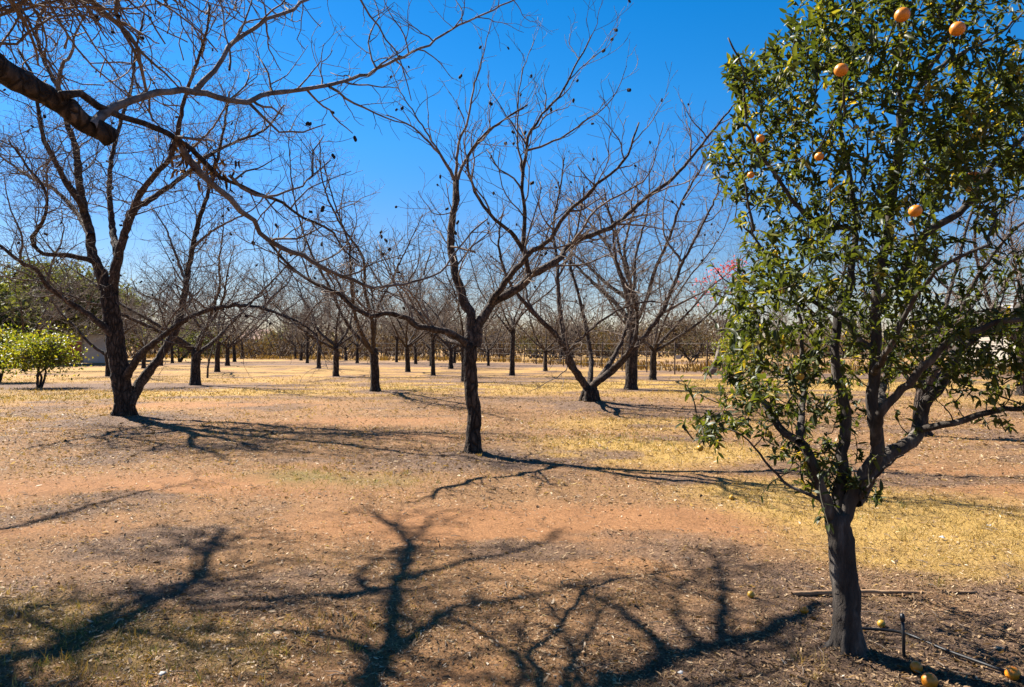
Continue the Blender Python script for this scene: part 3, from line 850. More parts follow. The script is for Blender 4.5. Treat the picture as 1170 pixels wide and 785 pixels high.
# the overhanging tree whose trunk stands just left of the camera
NB = Vector((-2.75, 2.55, 0))
fk = Vector((-2.7, 2.62, 2.75))
PRM_OVER = dict(PRM_NEAR, len=[.85, .5, .24], gap=[.21, .14, .13], r=[.0095, .0056, .0038], tip=.0019, up=.15)
PRM_WEB = dict(PRM_OVER, len=[1.6, 1.0, .45], gap=[.20, .16, .19], r=[.020, .0130, .0095], tip=.006, up=.1)
over_limbs = [
    ([fk, at(-40, 60, 3.3), at(0, 80, 3.5), at(60, 113, 3.75), at(100, 141, 3.92), at(126, 157, 4.02)], .074, .054, M_BARK),
    (trace('104,144,3.9 118,131 135,120,4.1 165,110 195,104 222,105,4.55 250,112 280,116,4.95 310,107 360,100,5.5 392,93 420,84,6 450,68 480,55 515,35,6.7 545,20 582,2,7.1 620,-20,7.4'), .027, .006, M_PALE),
    (trace('222,105,4.55 245,80 262,55,4.8 280,38 305,22,5.1 335,10 352,0,5.4 385,-22,5.7'), .020, .009, M_PALE),
    (trace('62,113,3.78 70,109,3.72 92,107 112,122,4.0 140,135 165,142 192,152,4.3 215,170 240,192,4.6 262,206,4.75 285,218 310,226 335,240 360,255 380,266,5.6 392,284 410,300,5.9'), .026, .006),
    (trace('205,163,4.4 225,196,4.5 250,215 275,240 290,252,4.8 297,267 322,282,5 345,292 370,308,5.3 390,314 415,327,5.6 440,328 470,322,6 495,316 510,303 525,282 540,265 557,250,6.6'), .024, .007, M_PALE),
    # limbs above the picture, whose shadows cross the foreground
    ([fk, Vector((-3.45, 4.5, 4.15)), shade_from(425, 786, 5.15), shade_from(441, 745, 5.4), shade_from(447, 715, 5.6), shade_from(455, 668, 6.2), shade_from(461, 642, 6.5), shade_from(467, 618, 6.9)], .095, .036),
    ([fk, Vector((-2.85, 3.9, 3.85)), shade_from(685, 790, 5.1), shade_from(727, 769, 5.25), shade_from(763, 750, 5.4), shade_from(800, 737, 5.55), shade_from(842, 732, 5.7), shade_from(890, 716, 5.9), shade_from(935, 690, 6.3)], .11, .045),
    ([fk, Vector((-4.3, 4.4, 4.3)), shade_from(0, 765, 5.6), shade_from(60, 745, 5.8), shade_from(130, 714, 6.0), shade_from(182, 682, 6.2), shade_from(219, 664, 6.4), shade_from(240, 630, 6.8), shade_from(255, 603, 7.2)], .12, .028),
    ([fk, Vector((-4.4, 3.4, 4.6)), Vector((-6.2, 4.4, 5.9)), Vector((-7.8, 5.2, 6.8))], .11, .03),
    ([fk, Vector((-1.6, 1.2, 4.2)), Vector((-.4, -.6, 5.4)), Vector((.4, -2.2, 6.2))], .10, .03),
    ([fk, Vector((-3.6, 1.4, 4.4)), Vector((-4.8, -.2, 5.6)), Vector((-5.6, -1.6, 6.4))], .09, .03),
]
S = shade_from
over_branches = [
    (trace('285,118,5 300,135 320,150 345,150 372,142,5.2'), .012, .004),
    (trace('376,99,5.6 405,118 440,133 475,147,6.2'), .012, .004),
    (trace('262,200,4.7 290,222 315,223,5 345,213 358,200 378,183,5.4'), .012, .004),
    (trace('357,201,5.2 356,185 357,172 370,155,5.4'), .009, .004),
    (trace('407,-10,6 431,31 451,58 462,83 470,115,6.3'), .010, .004),
    (trace('484,314,6.1 487,300 492,282,6.2'), .008, .005),
    (trace('322,282,5 316,290 318,297 333,306 350,318,5.2 376,330'), .009, .004),
    (trace('88,-20,5.6 105,0 132,27 157,55,5.9 166,100 175,139,6.2'), .030, .008),
    (trace('157,55,5.9 178,75 200,95 228,120,6.4'), .014, .005),
    (trace('-20,18,5 30,10 75,-5 110,-14,5.2'), .014, .005),
    (trace('-15,45,4.6 20,48 60,18 110,20 150,5,5.1'), .011, .004),
    (trace('262,80,4.9 262,60 256,30 252,-5,5.2'), .009, .004),
    (trace('262,55,4.8 275,36 283,15 290,-8,4.9'), .009, .004),
    (trace('430,78,6 420,50 432,20 425,-8,6.4'), .009, .004),
    # shadows of side branches
    ([S(452, 672, 6.1), S(422, 671, 6.3), S(409, 657, 6.6), S(424, 641, 6.9), S(455, 622, 7.2)], .05, .014),
    ([S(467, 620, 6.9), S(450, 604, 7.1), S(436, 592, 7.3), S(415, 576, 7.6)], .032, .01),
    ([S(467, 620, 6.9), S(486, 600, 7.2), S(496, 588, 7.4), S(525, 580, 7.7)], .03, .01),
    ([S(430, 674, 6.2), S(400, 681, 6.2), S(341, 678, 6.2), S(203, 690, 6.2)], .055, .02),
    ([S(436, 760, 5.3), S(400, 731, 5.8), S(327, 722, 5.9), S(218, 718, 6)], .055, .02),
    ([S(456, 738, 5.4), S(491, 714, 5.6), S(520, 690, 5.9), S(574, 685, 6), S(636, 674, 6.3), S(690, 662, 6.6)], .055, .016),
    ([S(454, 662, 6.2), S(509, 645, 6.4), S(574, 632, 6.6), S(618, 620, 6.8), S(648, 600, 7.1)], .045, .012),
    ([S(763, 750, 5.4), S(740, 722, 5.7), S(705, 696, 5.9), S(647, 667, 6.3)], .05, .014),
    ([S(670, 800, 5), S(654, 754, 5.4), S(636, 710, 5.8), S(630, 690, 6)], .035, .012),
    ([S(824, 734, 5.65), S(827, 681, 6.2), S(822, 650, 6.5), S(812, 628, 6.8)], .05, .012),
    ([S(800, 737, 5.55), S(772, 700, 5.9), S(790, 660, 6.4), S(850, 640, 6.6)], .03, .01),
    ([S(60, 745, 5.8), S(70, 720, 6), S(40, 706, 6.1), S(-10, 690, 6.3)], .04, .016),
    ([S(60, 745, 5.8), S(120, 702, 6.2), S(200, 668, 6.4), S(290, 655, 6.6)], .06, .02),
    ([S(-20, 612, 7), S(60, 592, 7.2), S(130, 573, 7.4), S(230, 548, 7.7)], .05, .012),
    ([S(60, 745, 5.8), S(110, 712, 6.1), S(200, 697, 6.2), S(320, 689, 6.3), S(425, 670, 6.7)], .045, .012),
    ([S(0, 765, 5.6), S(-25, 730, 6), S(20, 699, 6.4), S(110, 683, 6.5), S(205, 664, 6.9)], .045, .012),
    ([S(130, 714, 6), S(190, 728, 6), S(300, 735, 6), S(390, 748, 5.9)], .032, .01),
    ([S(20, 790, 5.4), S(45, 760, 5.7), S(10, 730, 6), S(-30, 700, 6.2)], .032, .014),
]
over, otips = bare_tree('overhanging_pecan_tree', NB, ([NB - Vector((0, 0, .1)), Vector((-2.74, 2.56, 1.0)), Vector((-2.71, 2.6, 2.0)), fk + Vector((0, 0, .05))], .19, .15),
          over_limbs, over_branches, PRM_OVER, 51,
          'bare pecan tree reaching overhead from the left with a thick sawn-off limb', GROUP, 70, prm2=PRM_WEB, from_limb=5, from_branch=14, limb_cut=(0,), husk_size=.8)
# dead leaves caught on the overhanging branch
rg = np.random.default_rng(5)
LP, LD = [], []
for px, py, Y, sx, sy, n in ((212, 178, 4.5, 13, 17, 46), (240, 192, 4.62, 15, 13, 40), (258, 200, 4.7, 8, 12, 20), (200, 158, 4.35, 8, 6, 12), (268, 182, 4.75, 6, 4, 5)):
    for _ in range(n):
        LP.append(at(px + rg.normal(0, sx * .6), py + rg.normal(0, sy * .6), Y + rg.normal(0, .08)))
        LD.append((rg.normal(0, .5), rg.normal(0, .5), -1 + rg.normal(0, .4)))
n = len(LP)
leaves_mesh('dead_leaves', np.array(LP), np.array(LD), rg.normal(0, 1, (n, 3)), rg.uniform(.04, .09, n), rg.uniform(.012, .026, n), M_DRYLEAF, over, rg.random(n), NB, fold=rg.uniform(-.3, .5, n), droop=rg.uniform(-.3, .6, n))

# the rows behind: five patterns of tree, copied
def proto(name, seed, trunk_h, r, n_l, spread, lean, top, mids=1):
    rng = random.Random(seed)
    base = Vector((0, 0, 0))
    bend = Vector((rng.uniform(-lean, lean), rng.uniform(-lean, lean), 0))
    tr = [Vector((0, 0, -.06)), Vector((0, 0, trunk_h * .5)) + bend * .3, Vector((0, 0, trunk_h)) + bend]
    limbs = []
    for k in range(n_l):
        az = 2 * math.pi * (k + rng.uniform(-.3, .3)) / n_l
        sp = spread * rng.uniform(.75, 1.15)
        if mids and k == 0: sp *= .15
        h = trunk_h * rng.uniform(.82, 1.0)
        p = Vector((0, 0, h)) + bend * (h / trunk_h)
        el = math.atan2(1.0, sp)
        d = Vector((math.cos(az) * math.cos(el), math.sin(az) * math.cos(el), math.sin(el) * .8)).normalized()
        pts = [p]
        L = (top - trunk_h) * rng.uniform(.85, 1.1) / max(.75, d.z + .12)
        m = 6
        for _ in range(m):
            d = (d + UP * .04 + Vector((rng.gauss(0, .2), rng.gauss(0, .2), rng.gauss(0, .06)))).normalized()
            pts.append(pts[-1] + d * (L / m))
        limbs.append((pts, r * rng.uniform(.42, .6), .012))
    prm = dict(PRM_NEAR, len=[1.9, 1.05, .48], gap=[.25, .18, .18], r=[.018, .0088, .0056], tip=.0034, up=.14, pts=[7, 5, 4], t0=.15)
    t, tips = bare_tree(name, base, (tr, r, r * .86), limbs, [], prm, seed, 'x', GROUP, 0, trunk_sides=10, trunk_step=.2)
    return t
PROTO = {
    'a': proto('pecan_tree', 101, 1.7, .145, 5, .8, .15, 7.0),
    'b': proto('pecan_tree', 102, 1.4, .155, 5, .95, .1, 7.0),
    'c': proto('pecan_tree', 103, 1.5, .15, 6, 1.05, .1, 7.0),
    'd': proto('pecan_tree', 104, 2.4, .13, 6, .75, .06, 7.0),
    'e': proto('pecan_tree', 105, 1.9, .17, 6, .5, .1, 7.0),
    'wide': proto('pecan_tree', 106, 1.3, .185, 5, 1.2, .1, 7.0),
}
used = set()
for px, py, hgt, var, turn, label in PECANS:
    pos = on_ground(px, py)
    s = hgt / 7.0
    src = PROTO[var]
    if var not in used:
        used.add(var)
        src.location, src.rotation_euler, src.scale = pos, (0, 0, turn), (s, s, s)
        src['label'] = label
        src['group'] = GROUP
    else:
        copy_thing(src, pos, turn, s, label, GROUP)
more = [  # beside and behind, seen through the others
    ((1168, 452), 7.5, 'c', .9, 'bare pecan tree at the right edge, behind the lowest right limb of the citrus'),
    ((862, 428), 6.2, 'wide', 1.9, 'bare grey tree beyond the fence, its crown spreading behind the left edge of the citrus'),
    ((28, 424), 7.0, 'a', 4.6, 'bare pecan tree at the left edge, behind the yellow-green bushes'),
    ((955, 432), 6.8, 'd', 3.9, 'bare pecan tree seen through the middle of the citrus crown'),
]
for (px, py), hgt, var, turn, label in more:
    copy_thing(PROTO[var], on_ground(px, py), turn, hgt / 7.0, label, GROUP)

D = 12.2
bare_tree('pecan_tree', on_ground(1052, 498), (trace(f'1052,501,{D} 1052,470 1056,440'), .125, .105), [
    (trace(f'1056,444,{D} 1066,400 1080,350 1092,310,{D+.4} 1106,255 1122,205 1130,150,{D+.8}'), .06, .011),
    (trace(f'1057,444,{D} 1080,400 1100,350,{D-.3} 1120,312 1152,270 1190,235 1230,180,{D-.8}'), .066, .012),
    (trace(f'1058,446,{D} 1090,410 1125,365,{D+.3} 1150,322 1172,290 1215,255 1260,230,{D+1}'), .06, .011),
    (trace(f'1054,440,{D} 1050,390 1040,340,{D+.6} 1046,280 1040,230 1044,170,{D+1}'), .052, .010),
    (trace(f'1052,450,{D} 1020,410 1000,370,{D+.5} 985,320 978,280,{D+1}'), .044, .010),
    (trace(f'1056,440,{D} 1110,350,{D+1.2} 1140,300 1150,230,{D+2}'), .05, .010)], [], PRM_NEAR, 91,
    'bare pecan tree with thick brown limbs behind the right side of the citrus tree', GROUP, 30)

# white-limed leaning trunk and thin sapling
p = on_ground(818, 428)
ws = empty('leaning_trunk', p, 'short pale leaning trunk by the fence, left of the citrus tree', 'tree')
t = Tubes(); t.add([Vector((-.35, 0, -.05)), Vector((-.1, 0, .35)), Vector((.1, .05, .8)), Vector((.18, .05, 1.3))], [.24, .18, .15, .12], 10); t.build('trunk', M_PALE, ws, rough=.05)
t = Tubes()
rng = random.Random(77)
out, tips = [], []
pts = [Vector((.15, .05, 1.1)), Vector((.3, .1, 2.0)), Vector((.7, .2, 3.1)), Vector((1.0, .2, 4.0))]
grow(out, pts, [.08, .06, .04, .02], 0, rng, dict(PRM_NEAR, len=[1.3, .7, .35], r=[.03, .014, .008], tip=.005, pts=[6, 5, 4]), tips)
t.add(pts, [.1, .07, .04, .02], 7)
for q, rr, l in out: t.add(q, rr, 3)
t.build('crown', M_TWIG, ws)
p = on_ground(237, 432)
sp = empty('sapling', p, 'thin bare leaning sapling beside the tree with the bent limb', 'tree')
t = Tubes(); t.add([Vector((0, 0, -.05)), Vector((.02, 0, .5)), Vector((.12, 0, .95)), Vector((.28, 0, 1.6))], [.05, .045, .035, .015], 7); t.build('trunk', M_LIMB, sp)
t = Tubes(); t.add([Vector((.06, 0, .7)), Vector((.0, 0, 1.1)), Vector((-.08, .05, 1.5))], [.022, .016, .008], 5); t.add([Vector((.18, 0, 1.2)), Vector((.3, .1, 1.45)), Vector((.36, .1, 1.8))], [.015, .01, .006], 5); t.build('crown', M_TWIG, sp)

# ------------------------------------------------------------------ leafy trees and bushes
def leafy(name, base, h, spread, blobs, n, leaf, mat, label, cat, seed, stems=3, flat=.75, trunk_h=.5, tr=.06, group=None, tint=(0, 1), bark_m=None):
    """blobs: (dx, dy, dz, radius); leaves sit in clumps on the shells of the blobs, with stems inside"""
    rg = np.random.default_rng(seed)
    root = empty(name, base, label, cat, group)
    t = Tubes()
    for k in range(stems):
        a = 6.28 * k / max(1, stems) + rg.uniform(-.4, .4)
        e = blobs[k % len(blobs)]
        pts = [np.array([.05 * math.cos(a), .05 * math.sin(a), -.05]), np.array([.15 * math.cos(a) + e[0] * .15, .15 * math.sin(a) + e[1] * .15, trunk_h]),
               np.array([e[0] * .6, e[1] * .6, (trunk_h + e[2]) / 2 + .1]), np.array([e[0], e[1], e[2] + e[3] * .3])]
        A, f, L = smooth_path(pts, .2 if h > 2.5 else .1, .01 * h / 2, rg)
        t.add(A, tr * (1 - .8 * f), 7)
    t.build('trunk', bark_m or M_LIMB, root)
    P, Nn, T = [], [], []
    tw = Tubes()
    w = np.array([b[3] ** 2 for b in blobs]); w /= w.sum()
    nc = max(12, n // 14)
    for k in range(nc):
        b = blobs[rg.choice(len(blobs), p=w)]
        d = rg.normal(0, 1, 3); d /= np.linalg.norm(d)
        rr = b[3] * rg.uniform(.35, 1.12) ** .6
        c = np.array(b[:3]) + d * rr * np.array([1, 1, flat])
        if c[2] < trunk_h * .7: continue
        tc = rg.uniform(*tint)
        m = 14
        cs = leaf * 2.6
        P.append(c + rg.normal(0, cs, (m, 3)) * np.array([1, 1, .7]))
        Nn.append(d * .6 + rg.normal(0, .7, (m, 3)) + np.array([0, 0, .7]))
        T.append(np.clip(tc + rg.normal(0, .15, m), 0, 1))
        tw.add([np.array(b[:3]) * np.array([.9, .9, .8]), (np.array(b[:3]) + c) / 2 + rg.normal(0, .06, 3), c], [leaf * .12, leaf * .09, leaf * .05], 3)
    P, Nn, T = np.concatenate(P), np.concatenate(Nn), np.concatenate(T)
    m = len(P)
    leaves_mesh('crown', P, rg.normal(0, 1, (m, 3)) + np.array([0, 0, -.2]), Nn, rg.uniform(.7, 1.3, m) * leaf, rg.uniform(.4, .6, m) * leaf, mat, root, T)
    tw.build('branch', bark_m or M_TWIG, root)
    return root

p = on_ground(45, 443)
leafy('citrus_bush', p, 2.0, 1.5, [(.35, .1, 1.25, .62), (-.35, 0, 1.2, .66), (.0, .2, 1.55, .55), (.75, 0, 1.05, .45), (-.7, .1, 1.15, .55), (.5, 0, 1.65, .36), (-.1, -.4, 1.15, .5)], 3400, .11, M_YLEAF,
      'low yellow-green citrus bush with a thin forked stem on the lawn at left', 'bush', 61, 4, .8, .45, .05)
p = on_ground(-2, 437)
leafy('citrus_bush', p, 2.2, 1.8, [(.2, .1, 1.4, .75), (-.6, 0, 1.3, .8), (.7, .1, 1.1, .5), (0, .3, 1.7, .6), (.4, -.3, .95, .5)], 3200, .12, M_YLEAF,
      'yellow-green citrus bush cut off by the left edge of the picture', 'bush', 62, 4, .8, .45, .055)
p = on_ground(838, 440)
leafy('young_bush', p, 2.0, .8, [(0, 0, 1.5, .45), (.3, .1, 1.9, .4), (-.35, 0, 1.3, .35), (.25, 0, 1.1, .4)], 1300, .09, M_YLEAF,
      'slender yellow-green bush behind the lower left of the citrus crown', 'bush', 63, 3, .9, .6, .035)
thorn = [
    (-10, 50, 8.2, 1.0, 'dark green thorn tree with a broad crown at the left edge'),
    (62, 56, 8.4, .95, 'dark green thorn tree behind the yellow-green bushes, above the brick wall'),
    (118, 66, 7.0, .85, 'olive thorn tree behind the small grey shed'),
]
for i, (px, Y, h, k, lab) in enumerate(thorn):
    rg = np.random.default_rng(70 + i)
    bl = [(rg.uniform(-3.2, 3.2) * k, rg.uniform(-2.4, 2.4) * k, h * rg.uniform(.38, .86), rg.uniform(1.0, 1.8) * k) for _ in range(13)]
    leafy('thorn_tree', Vector(((px - CX) / FPX * Y, Y, 0)), h, 4, bl, 11000, .33, M_THORN, lab, 'tree', 80 + i, 5, .7, 1.4, .16, 'dark green thorn trees at left', bark_m=M_BARK)
for i, (px, Y, h, m, lab) in enumerate([(318, 92, 3.4, M_THORN, 'dark green rounded shrub at the far end of the alley, right of the far house'),
                                        (205, 60, 4.0, M_THORN, 'olive shrub beyond the left row, between its second and third trunks'),
                                        (650, 66, 4.6, M_WOOD, 'olive brown shrub beyond the wire fence, behind the low forking tree'),
                                        (478, 82, 5.2, M_WOOD, 'olive brown tree beyond the fence, above the low vase-shaped pecan'),
                                        (790, 62, 4.6, M_WOOD, 'brown twiggy tree beyond the fence, left of the citrus tree')]):
    rg = np.random.default_rng(170 + i)
    bl = [(rg.uniform(-2.6, 2.6), rg.uniform(-1.5, 1.5), h * rg.uniform(.3, .8), rg.uniform(.7, 1.2)) for _ in range(9)]
    leafy('shrub', Vector(((px - CX) / FPX * Y, Y, 0)), h, 3, bl, 2200, .22, m, lab, 'shrub', 180 + i, 4, .8, .4, .08, tint=(.1, .7))
p = at(832, 392, 30)
pk = empty('bougainvillea', Vector((p.x, 30, 0)), 'bougainvillea with bright pink blossom just left of the citrus crown', 'shrub')
t = Tubes()
rg = np.random.default_rng(9)
for k in range(5):
    A, f, L = smooth_path([(.1 * k - .2, 0, -.05), (.1 * k - .3, .1, 1.6), (.25 * k - .5, 0, 3.2), (.3 * k - .9, .1, 4.7)], .3, .03, rg)
    t = Tubes(); t.add(A, .035 * (1 - .7 * f), 5); t.build('branch', M_TWIG, pk)
P = np.concatenate([rg.normal(0, 1, (n, 3)) * np.array(s) + np.array(c) for c, s, n in (((-.05, 0, 4.75), (.30, .3, .15), 105), ((.3, 0, 5.0), (.22, .22, .13), 45), ((-.7, 0, 4.5), (.35, .3, .25), 40), ((-1.1, 0, 3.9), (.5, .4, .35), 40))])
m = len(P)
leaves_mesh('blossom', P, rg.normal(0, 1, (m, 3)), rg.normal(0, 1, (m, 3)), rg.uniform(.07, .13, m), rg.uniform(.06, .1, m), M_PINK, pk, rg.random(m))

# ------------------------------------------------------------------ far wood and tall dry grass (masses)
rg = np.random.default_rng(31)
P, Nn, T, W = [], [], [], []
tw = Tubes()
for k in range(620):
    px = rg.uniform(-150, 1330)
    Y = rg.uniform(74, 125)
    x = (px - CX) / FPX * Y
    h = rg.uniform(2.2, 5.6) * (1.2 if rg.random() < .2 else .95) * Y / 95
    h *= .25 + 1.25 * float(fbm(np.array([px / 55.]), np.array([Y / 30.]), 13, 3)[0])
    if 250 < px < 330: h *= .6
    r = rg.uniform(1.2, 2.4)
    tc = rg.choice([.15, .3, .45, .6, .85], p=[.2, .3, .25, .15, .1])
    for _ in range(4):
        c = np.array([x + rg.normal(0, r * .5), Y + rg.normal(0, r * .4), h * rg.uniform(.35, .9)])
        m = 40
        P.append(c + rg.normal(0, 1, (m, 3)) * np.array([r * .42, r * .4, h * .2]))
        T.append(np.clip(tc + rg.normal(0, .1, m), 0, 1))
    for _ in range(8):
        b0 = np.array([x + rg.normal(0, r * .3), Y, -.1])
        b1 = np.array([x + rg.normal(0, r * .7), Y + rg.normal(0, .5), h * rg.uniform(.7, 1.15)])
        tw.add([b0, (b0 + b1) / 2 + rg.normal(0, .15, 3), b1], [.07, .045, .018], 4)
P, T = np.concatenate(P), np.concatenate(T)
P[:, 2] = np.maximum(P[:, 2], .1)
m = len(P)
wood = leaves_mesh('far_wood', P, rg.normal(0, .8, (m, 3)) + np.array([0, 0, .5]), rg.normal(0, 1, (m, 3)), rg.uniform(.35, 1.1, m), rg.uniform(.04, .13, m), M_WOOD, None, T)
tag(wood, 'brown and olive far wood beyond the orchard', None, None, 'stuff')
fw = tw.build('far_wood_stems', M_TWIG)
tag(fw, 'thin stems of the far wood', None, None, 'stuff')

n = 15000
px = rg.uniform(-60, 1250, n)
Yb = np.where(px > 600, np.interp(px, [600, 711, 808, 1250], [56, 42, 37, 34]), np.interp(px, [-60, 200, 600], [78, 74, 58]))
Y = Yb + rg.gamma(1.6, 5.0, n)
x = (px - CX) / FPX * Y
clump = fbm(x * .5, Y * .5, 71)
hh = rg.uniform(.15, .65, n) * np.clip((clump - .25) * 2.2, .15, 1.3)
P = np.stack([x, Y, np.zeros(n) - .02], -1)
Dv = np.stack([rg.normal(0, .22, n), rg.normal(0, .22, n), np.ones(n)], -1)
tg = leaves_mesh('tall_dry_grass', P, Dv, rg.normal(0, 1, (n, 3)), hh, rg.uniform(.04, .12, n), M_TALLG, None, np.clip(.35 + (clump - .5) + rg.normal(0, .18, n), 0, 1), droop=rg.uniform(-.2, .2, n))
tag(tg, 'tall orange dry grass along the fence', None, None, 'stuff')

# ------------------------------------------------------------------ litter and short dry grass (masses)
def scatter(n, y0, y1, seed, power=1.0):
    g = np.random.default_rng(seed)
    u = g.random(n)
    Y = (y0 ** (1 - power) + u * (y1 ** (1 - power) - y0 ** (1 - power))) ** (1 / (1 - power)) if power != 1.0 else y0 * (y1 / y0) ** u
    X = (g.random(n) * 2 - 1) * (Y * .80 + .3)
    return X, Y, g
X, Y, g = scatter(330000, 2.6, 24, 1)
s1, w1, g1, m1 = soil(X, Y)
cl = fbm(X * 2.2, Y * 2.2, 91)
den = np.clip(.66 - .62 * s1 - .3 * w1 + .4 * m1 + (cl - .5) * 1.1, .06, 1)
k = g.random(len(X)) < den
X, Y, m1 = X[k], Y[k], m1[k]
n = len(X)
P = np.stack([X, Y, ground_z(X, Y) + g.uniform(.001, .010, n)], -1)
a = g.uniform(0, 6.28, n)
L = np.where(g.random(n) < .07, g.uniform(.035, .07, n), g.uniform(.010, .034, n)) * np.clip(Y / 7, .8, 1.7)
lit = leaves_mesh('leaf_litter', P, np.stack([np.cos(a), np.sin(a), g.normal(.05, .16, n)], -1), np.stack([g.normal(0, .3, n), g.normal(0, .45, n), np.ones(n)], -1),
                  L, L * g.uniform(.16, .42, n), M_LITTER, None, np.clip(g.beta(1.35, 1.35, n) * (1 - .2 * m1) + np.where(g.random(n) < .012, .5, 0), 0, 1), fold=g.uniform(-.4, .6, n), droop=g.uniform(-.4, .5, n))
tag(lit, 'dry leaf litter scattered over the soil', None, None, 'stuff')

X, Y, g = scatter(230000, 2.6, 34, 2)
s1, w1, g1, m1 = soil(X, Y)
cl = fbm(X * 3.0 + 4, Y * 3.0, 95)
den = np.clip(.9 * w1 + .8 * g1 + .18 - .5 * s1 - .5 * m1 + (cl - .5) * 1.2, .0, 1)
k = g.random(len(X)) < den
X, Y, w1, g1 = X[k], Y[k], w1[k], g1[k]
n = len(X)
P = np.stack([X, Y, ground_z(X, Y) - .004], -1)
L = g.uniform(.018, .055, n) * np.clip(Y / 8, .85, 2.2)
tint = np.where(g.random(n) < np.clip(g1 * .55, 0, .5), g.uniform(.9, 1, n), g.beta(2.2, 2, n) * .88)
dg = leaves_mesh('dry_grass', P, np.stack([g.normal(0, .8, n), g.normal(0, .8, n), np.ones(n) * .8], -1), g.normal(0, 1, (n, 3)), L, g.uniform(.0025, .005, n) * np.clip(Y / 5, .9, 4), M_STRAW, None, tint, droop=g.uniform(-.3, .6, n))
tag(dg, 'short straw-coloured grass with green blades', None, None, 'stuff')

g = np.random.default_rng(14)
P, Dv, L_, T = [], [], [], []
TY = 3.0 * (34 / 3.0) ** g.random(5200)
TX = (g.random(5200) * 2 - 1) * (TY * .8)
TZ = ground_z(TX, TY) - .004
TS = soil(TX, TY)
for i in range(5200):
    x, Y = float(TX[i]), float(TY[i])
    s1, w1, g1, m1 = (float(v[i]) for v in TS)
    foot = min((x - f.x) ** 2 + (Y - f.y) ** 2 for f in (LEFT_FOOT, MID_FOOT, FORK_FOOT, CIT_FOOT))
    if g.random() > .10 + .9 * w1 + .8 * g1 - .5 * s1 - .35 * m1 + (.5 if .02 < foot < .16 else 0): continue
    m = int(g.integers(6, 15))
    z = float(TZ[i])
    k = g.uniform(.6, 1.3)
    gr = g.random() < .12 + .45 * g1
    for _ in range(m):
        P.append((x + g.normal(0, .022 * k), Y + g.normal(0, .022 * k), z))
        Dv.append((g.normal(0, .55), g.normal(0, .55), 1))
        L_.append(g.uniform(.03, .085) * k)
        T.append(g.uniform(.9, 1) if gr and g.random() < .7 else g.uniform(.2, .88))
n = len(P)
o = leaves_mesh('grass_tufts', P, Dv, g.normal(0, 1, (n, 3)), np.array(L_), g.uniform(.003, .0055, n) * np.clip(np.array(P)[:, 1] / 6, .9, 3), M_STRAW, None, T, droop=g.uniform(-.2, .7, n))
tag(o, 'dry grass tufts among the leaf litter', None, None, 'stuff')
g = np.random.default_rng(12)
tw = Tubes()
for _ in range(520):
    Y = 2.7 * (16 / 2.7) ** g.random()
    x = (g.random() * 2 - 1) * (Y * .78)
    L = g.uniform(.03, .13)
    a = g.uniform(0, 6.28)
    z = float(ground_z(np.array([x]), np.array([Y]))[0]) + .008
    d = np.array([math.cos(a), math.sin(a), 0]) * L
    tw.add([np.array([x, Y, z]), np.array([x, Y, z + .006]) + d * .5 + g.normal(0, .006, 3) * np.array([1, 1, .2]), np.array([x, Y, z]) + d], [.003, .0028, .0015], 4)
o = tw.build('twig_litter', M_TWIG)
tag(o, 'small fallen twigs scattered over the soil', None, None, 'stuff')

# ------------------------------------------------------------------ the citrus tree
D = CIT_FOOT.y
cb = CIT_FOOT - Vector((0, 0, .03))
cit = empty('citrus_tree', cb, 'leafy citrus tree bearing a few oranges in front at right, smooth grey trunk', 'tree')
nrg = np.random.default_rng(303)
A, f, L = smooth_path(trace(f'968,753,{D} 968,735 967,700 965,660 962,625 957,598 956,585'), .04, .003, nrg)
hg = np.clip((A[:, 2] - A[0, 2]) / .2, 0, 1)
t = Tubes(); t.add(A, (.069 - .008 * f) * (1 + .34 * (1 - hg) ** 2.5), 22)
for k in range(6):
    a = 6.28 * k / 6 + nrg.uniform(-.4, .4)
    c, q, w = Vector((math.cos(a), math.sin(a), 0)), Vector(A[0]), .07
    B, g_, _ = smooth_path([q + c * w * .55 + Vector((0, 0, w * 2.2)), q + c * w * .95 + Vector((0, 0, w * 1.1)), q + c * w * 1.35 + Vector((0, 0, w * .6)), q + c * w * nrg.uniform(1.9, 2.7) + Vector((0, 0, w * .15))], .02, .001, nrg)
    t.add(B, w * (.48 - .34 * g_), 9)
t.build('trunk', M_CBARK, cit, cb, .05, 4)
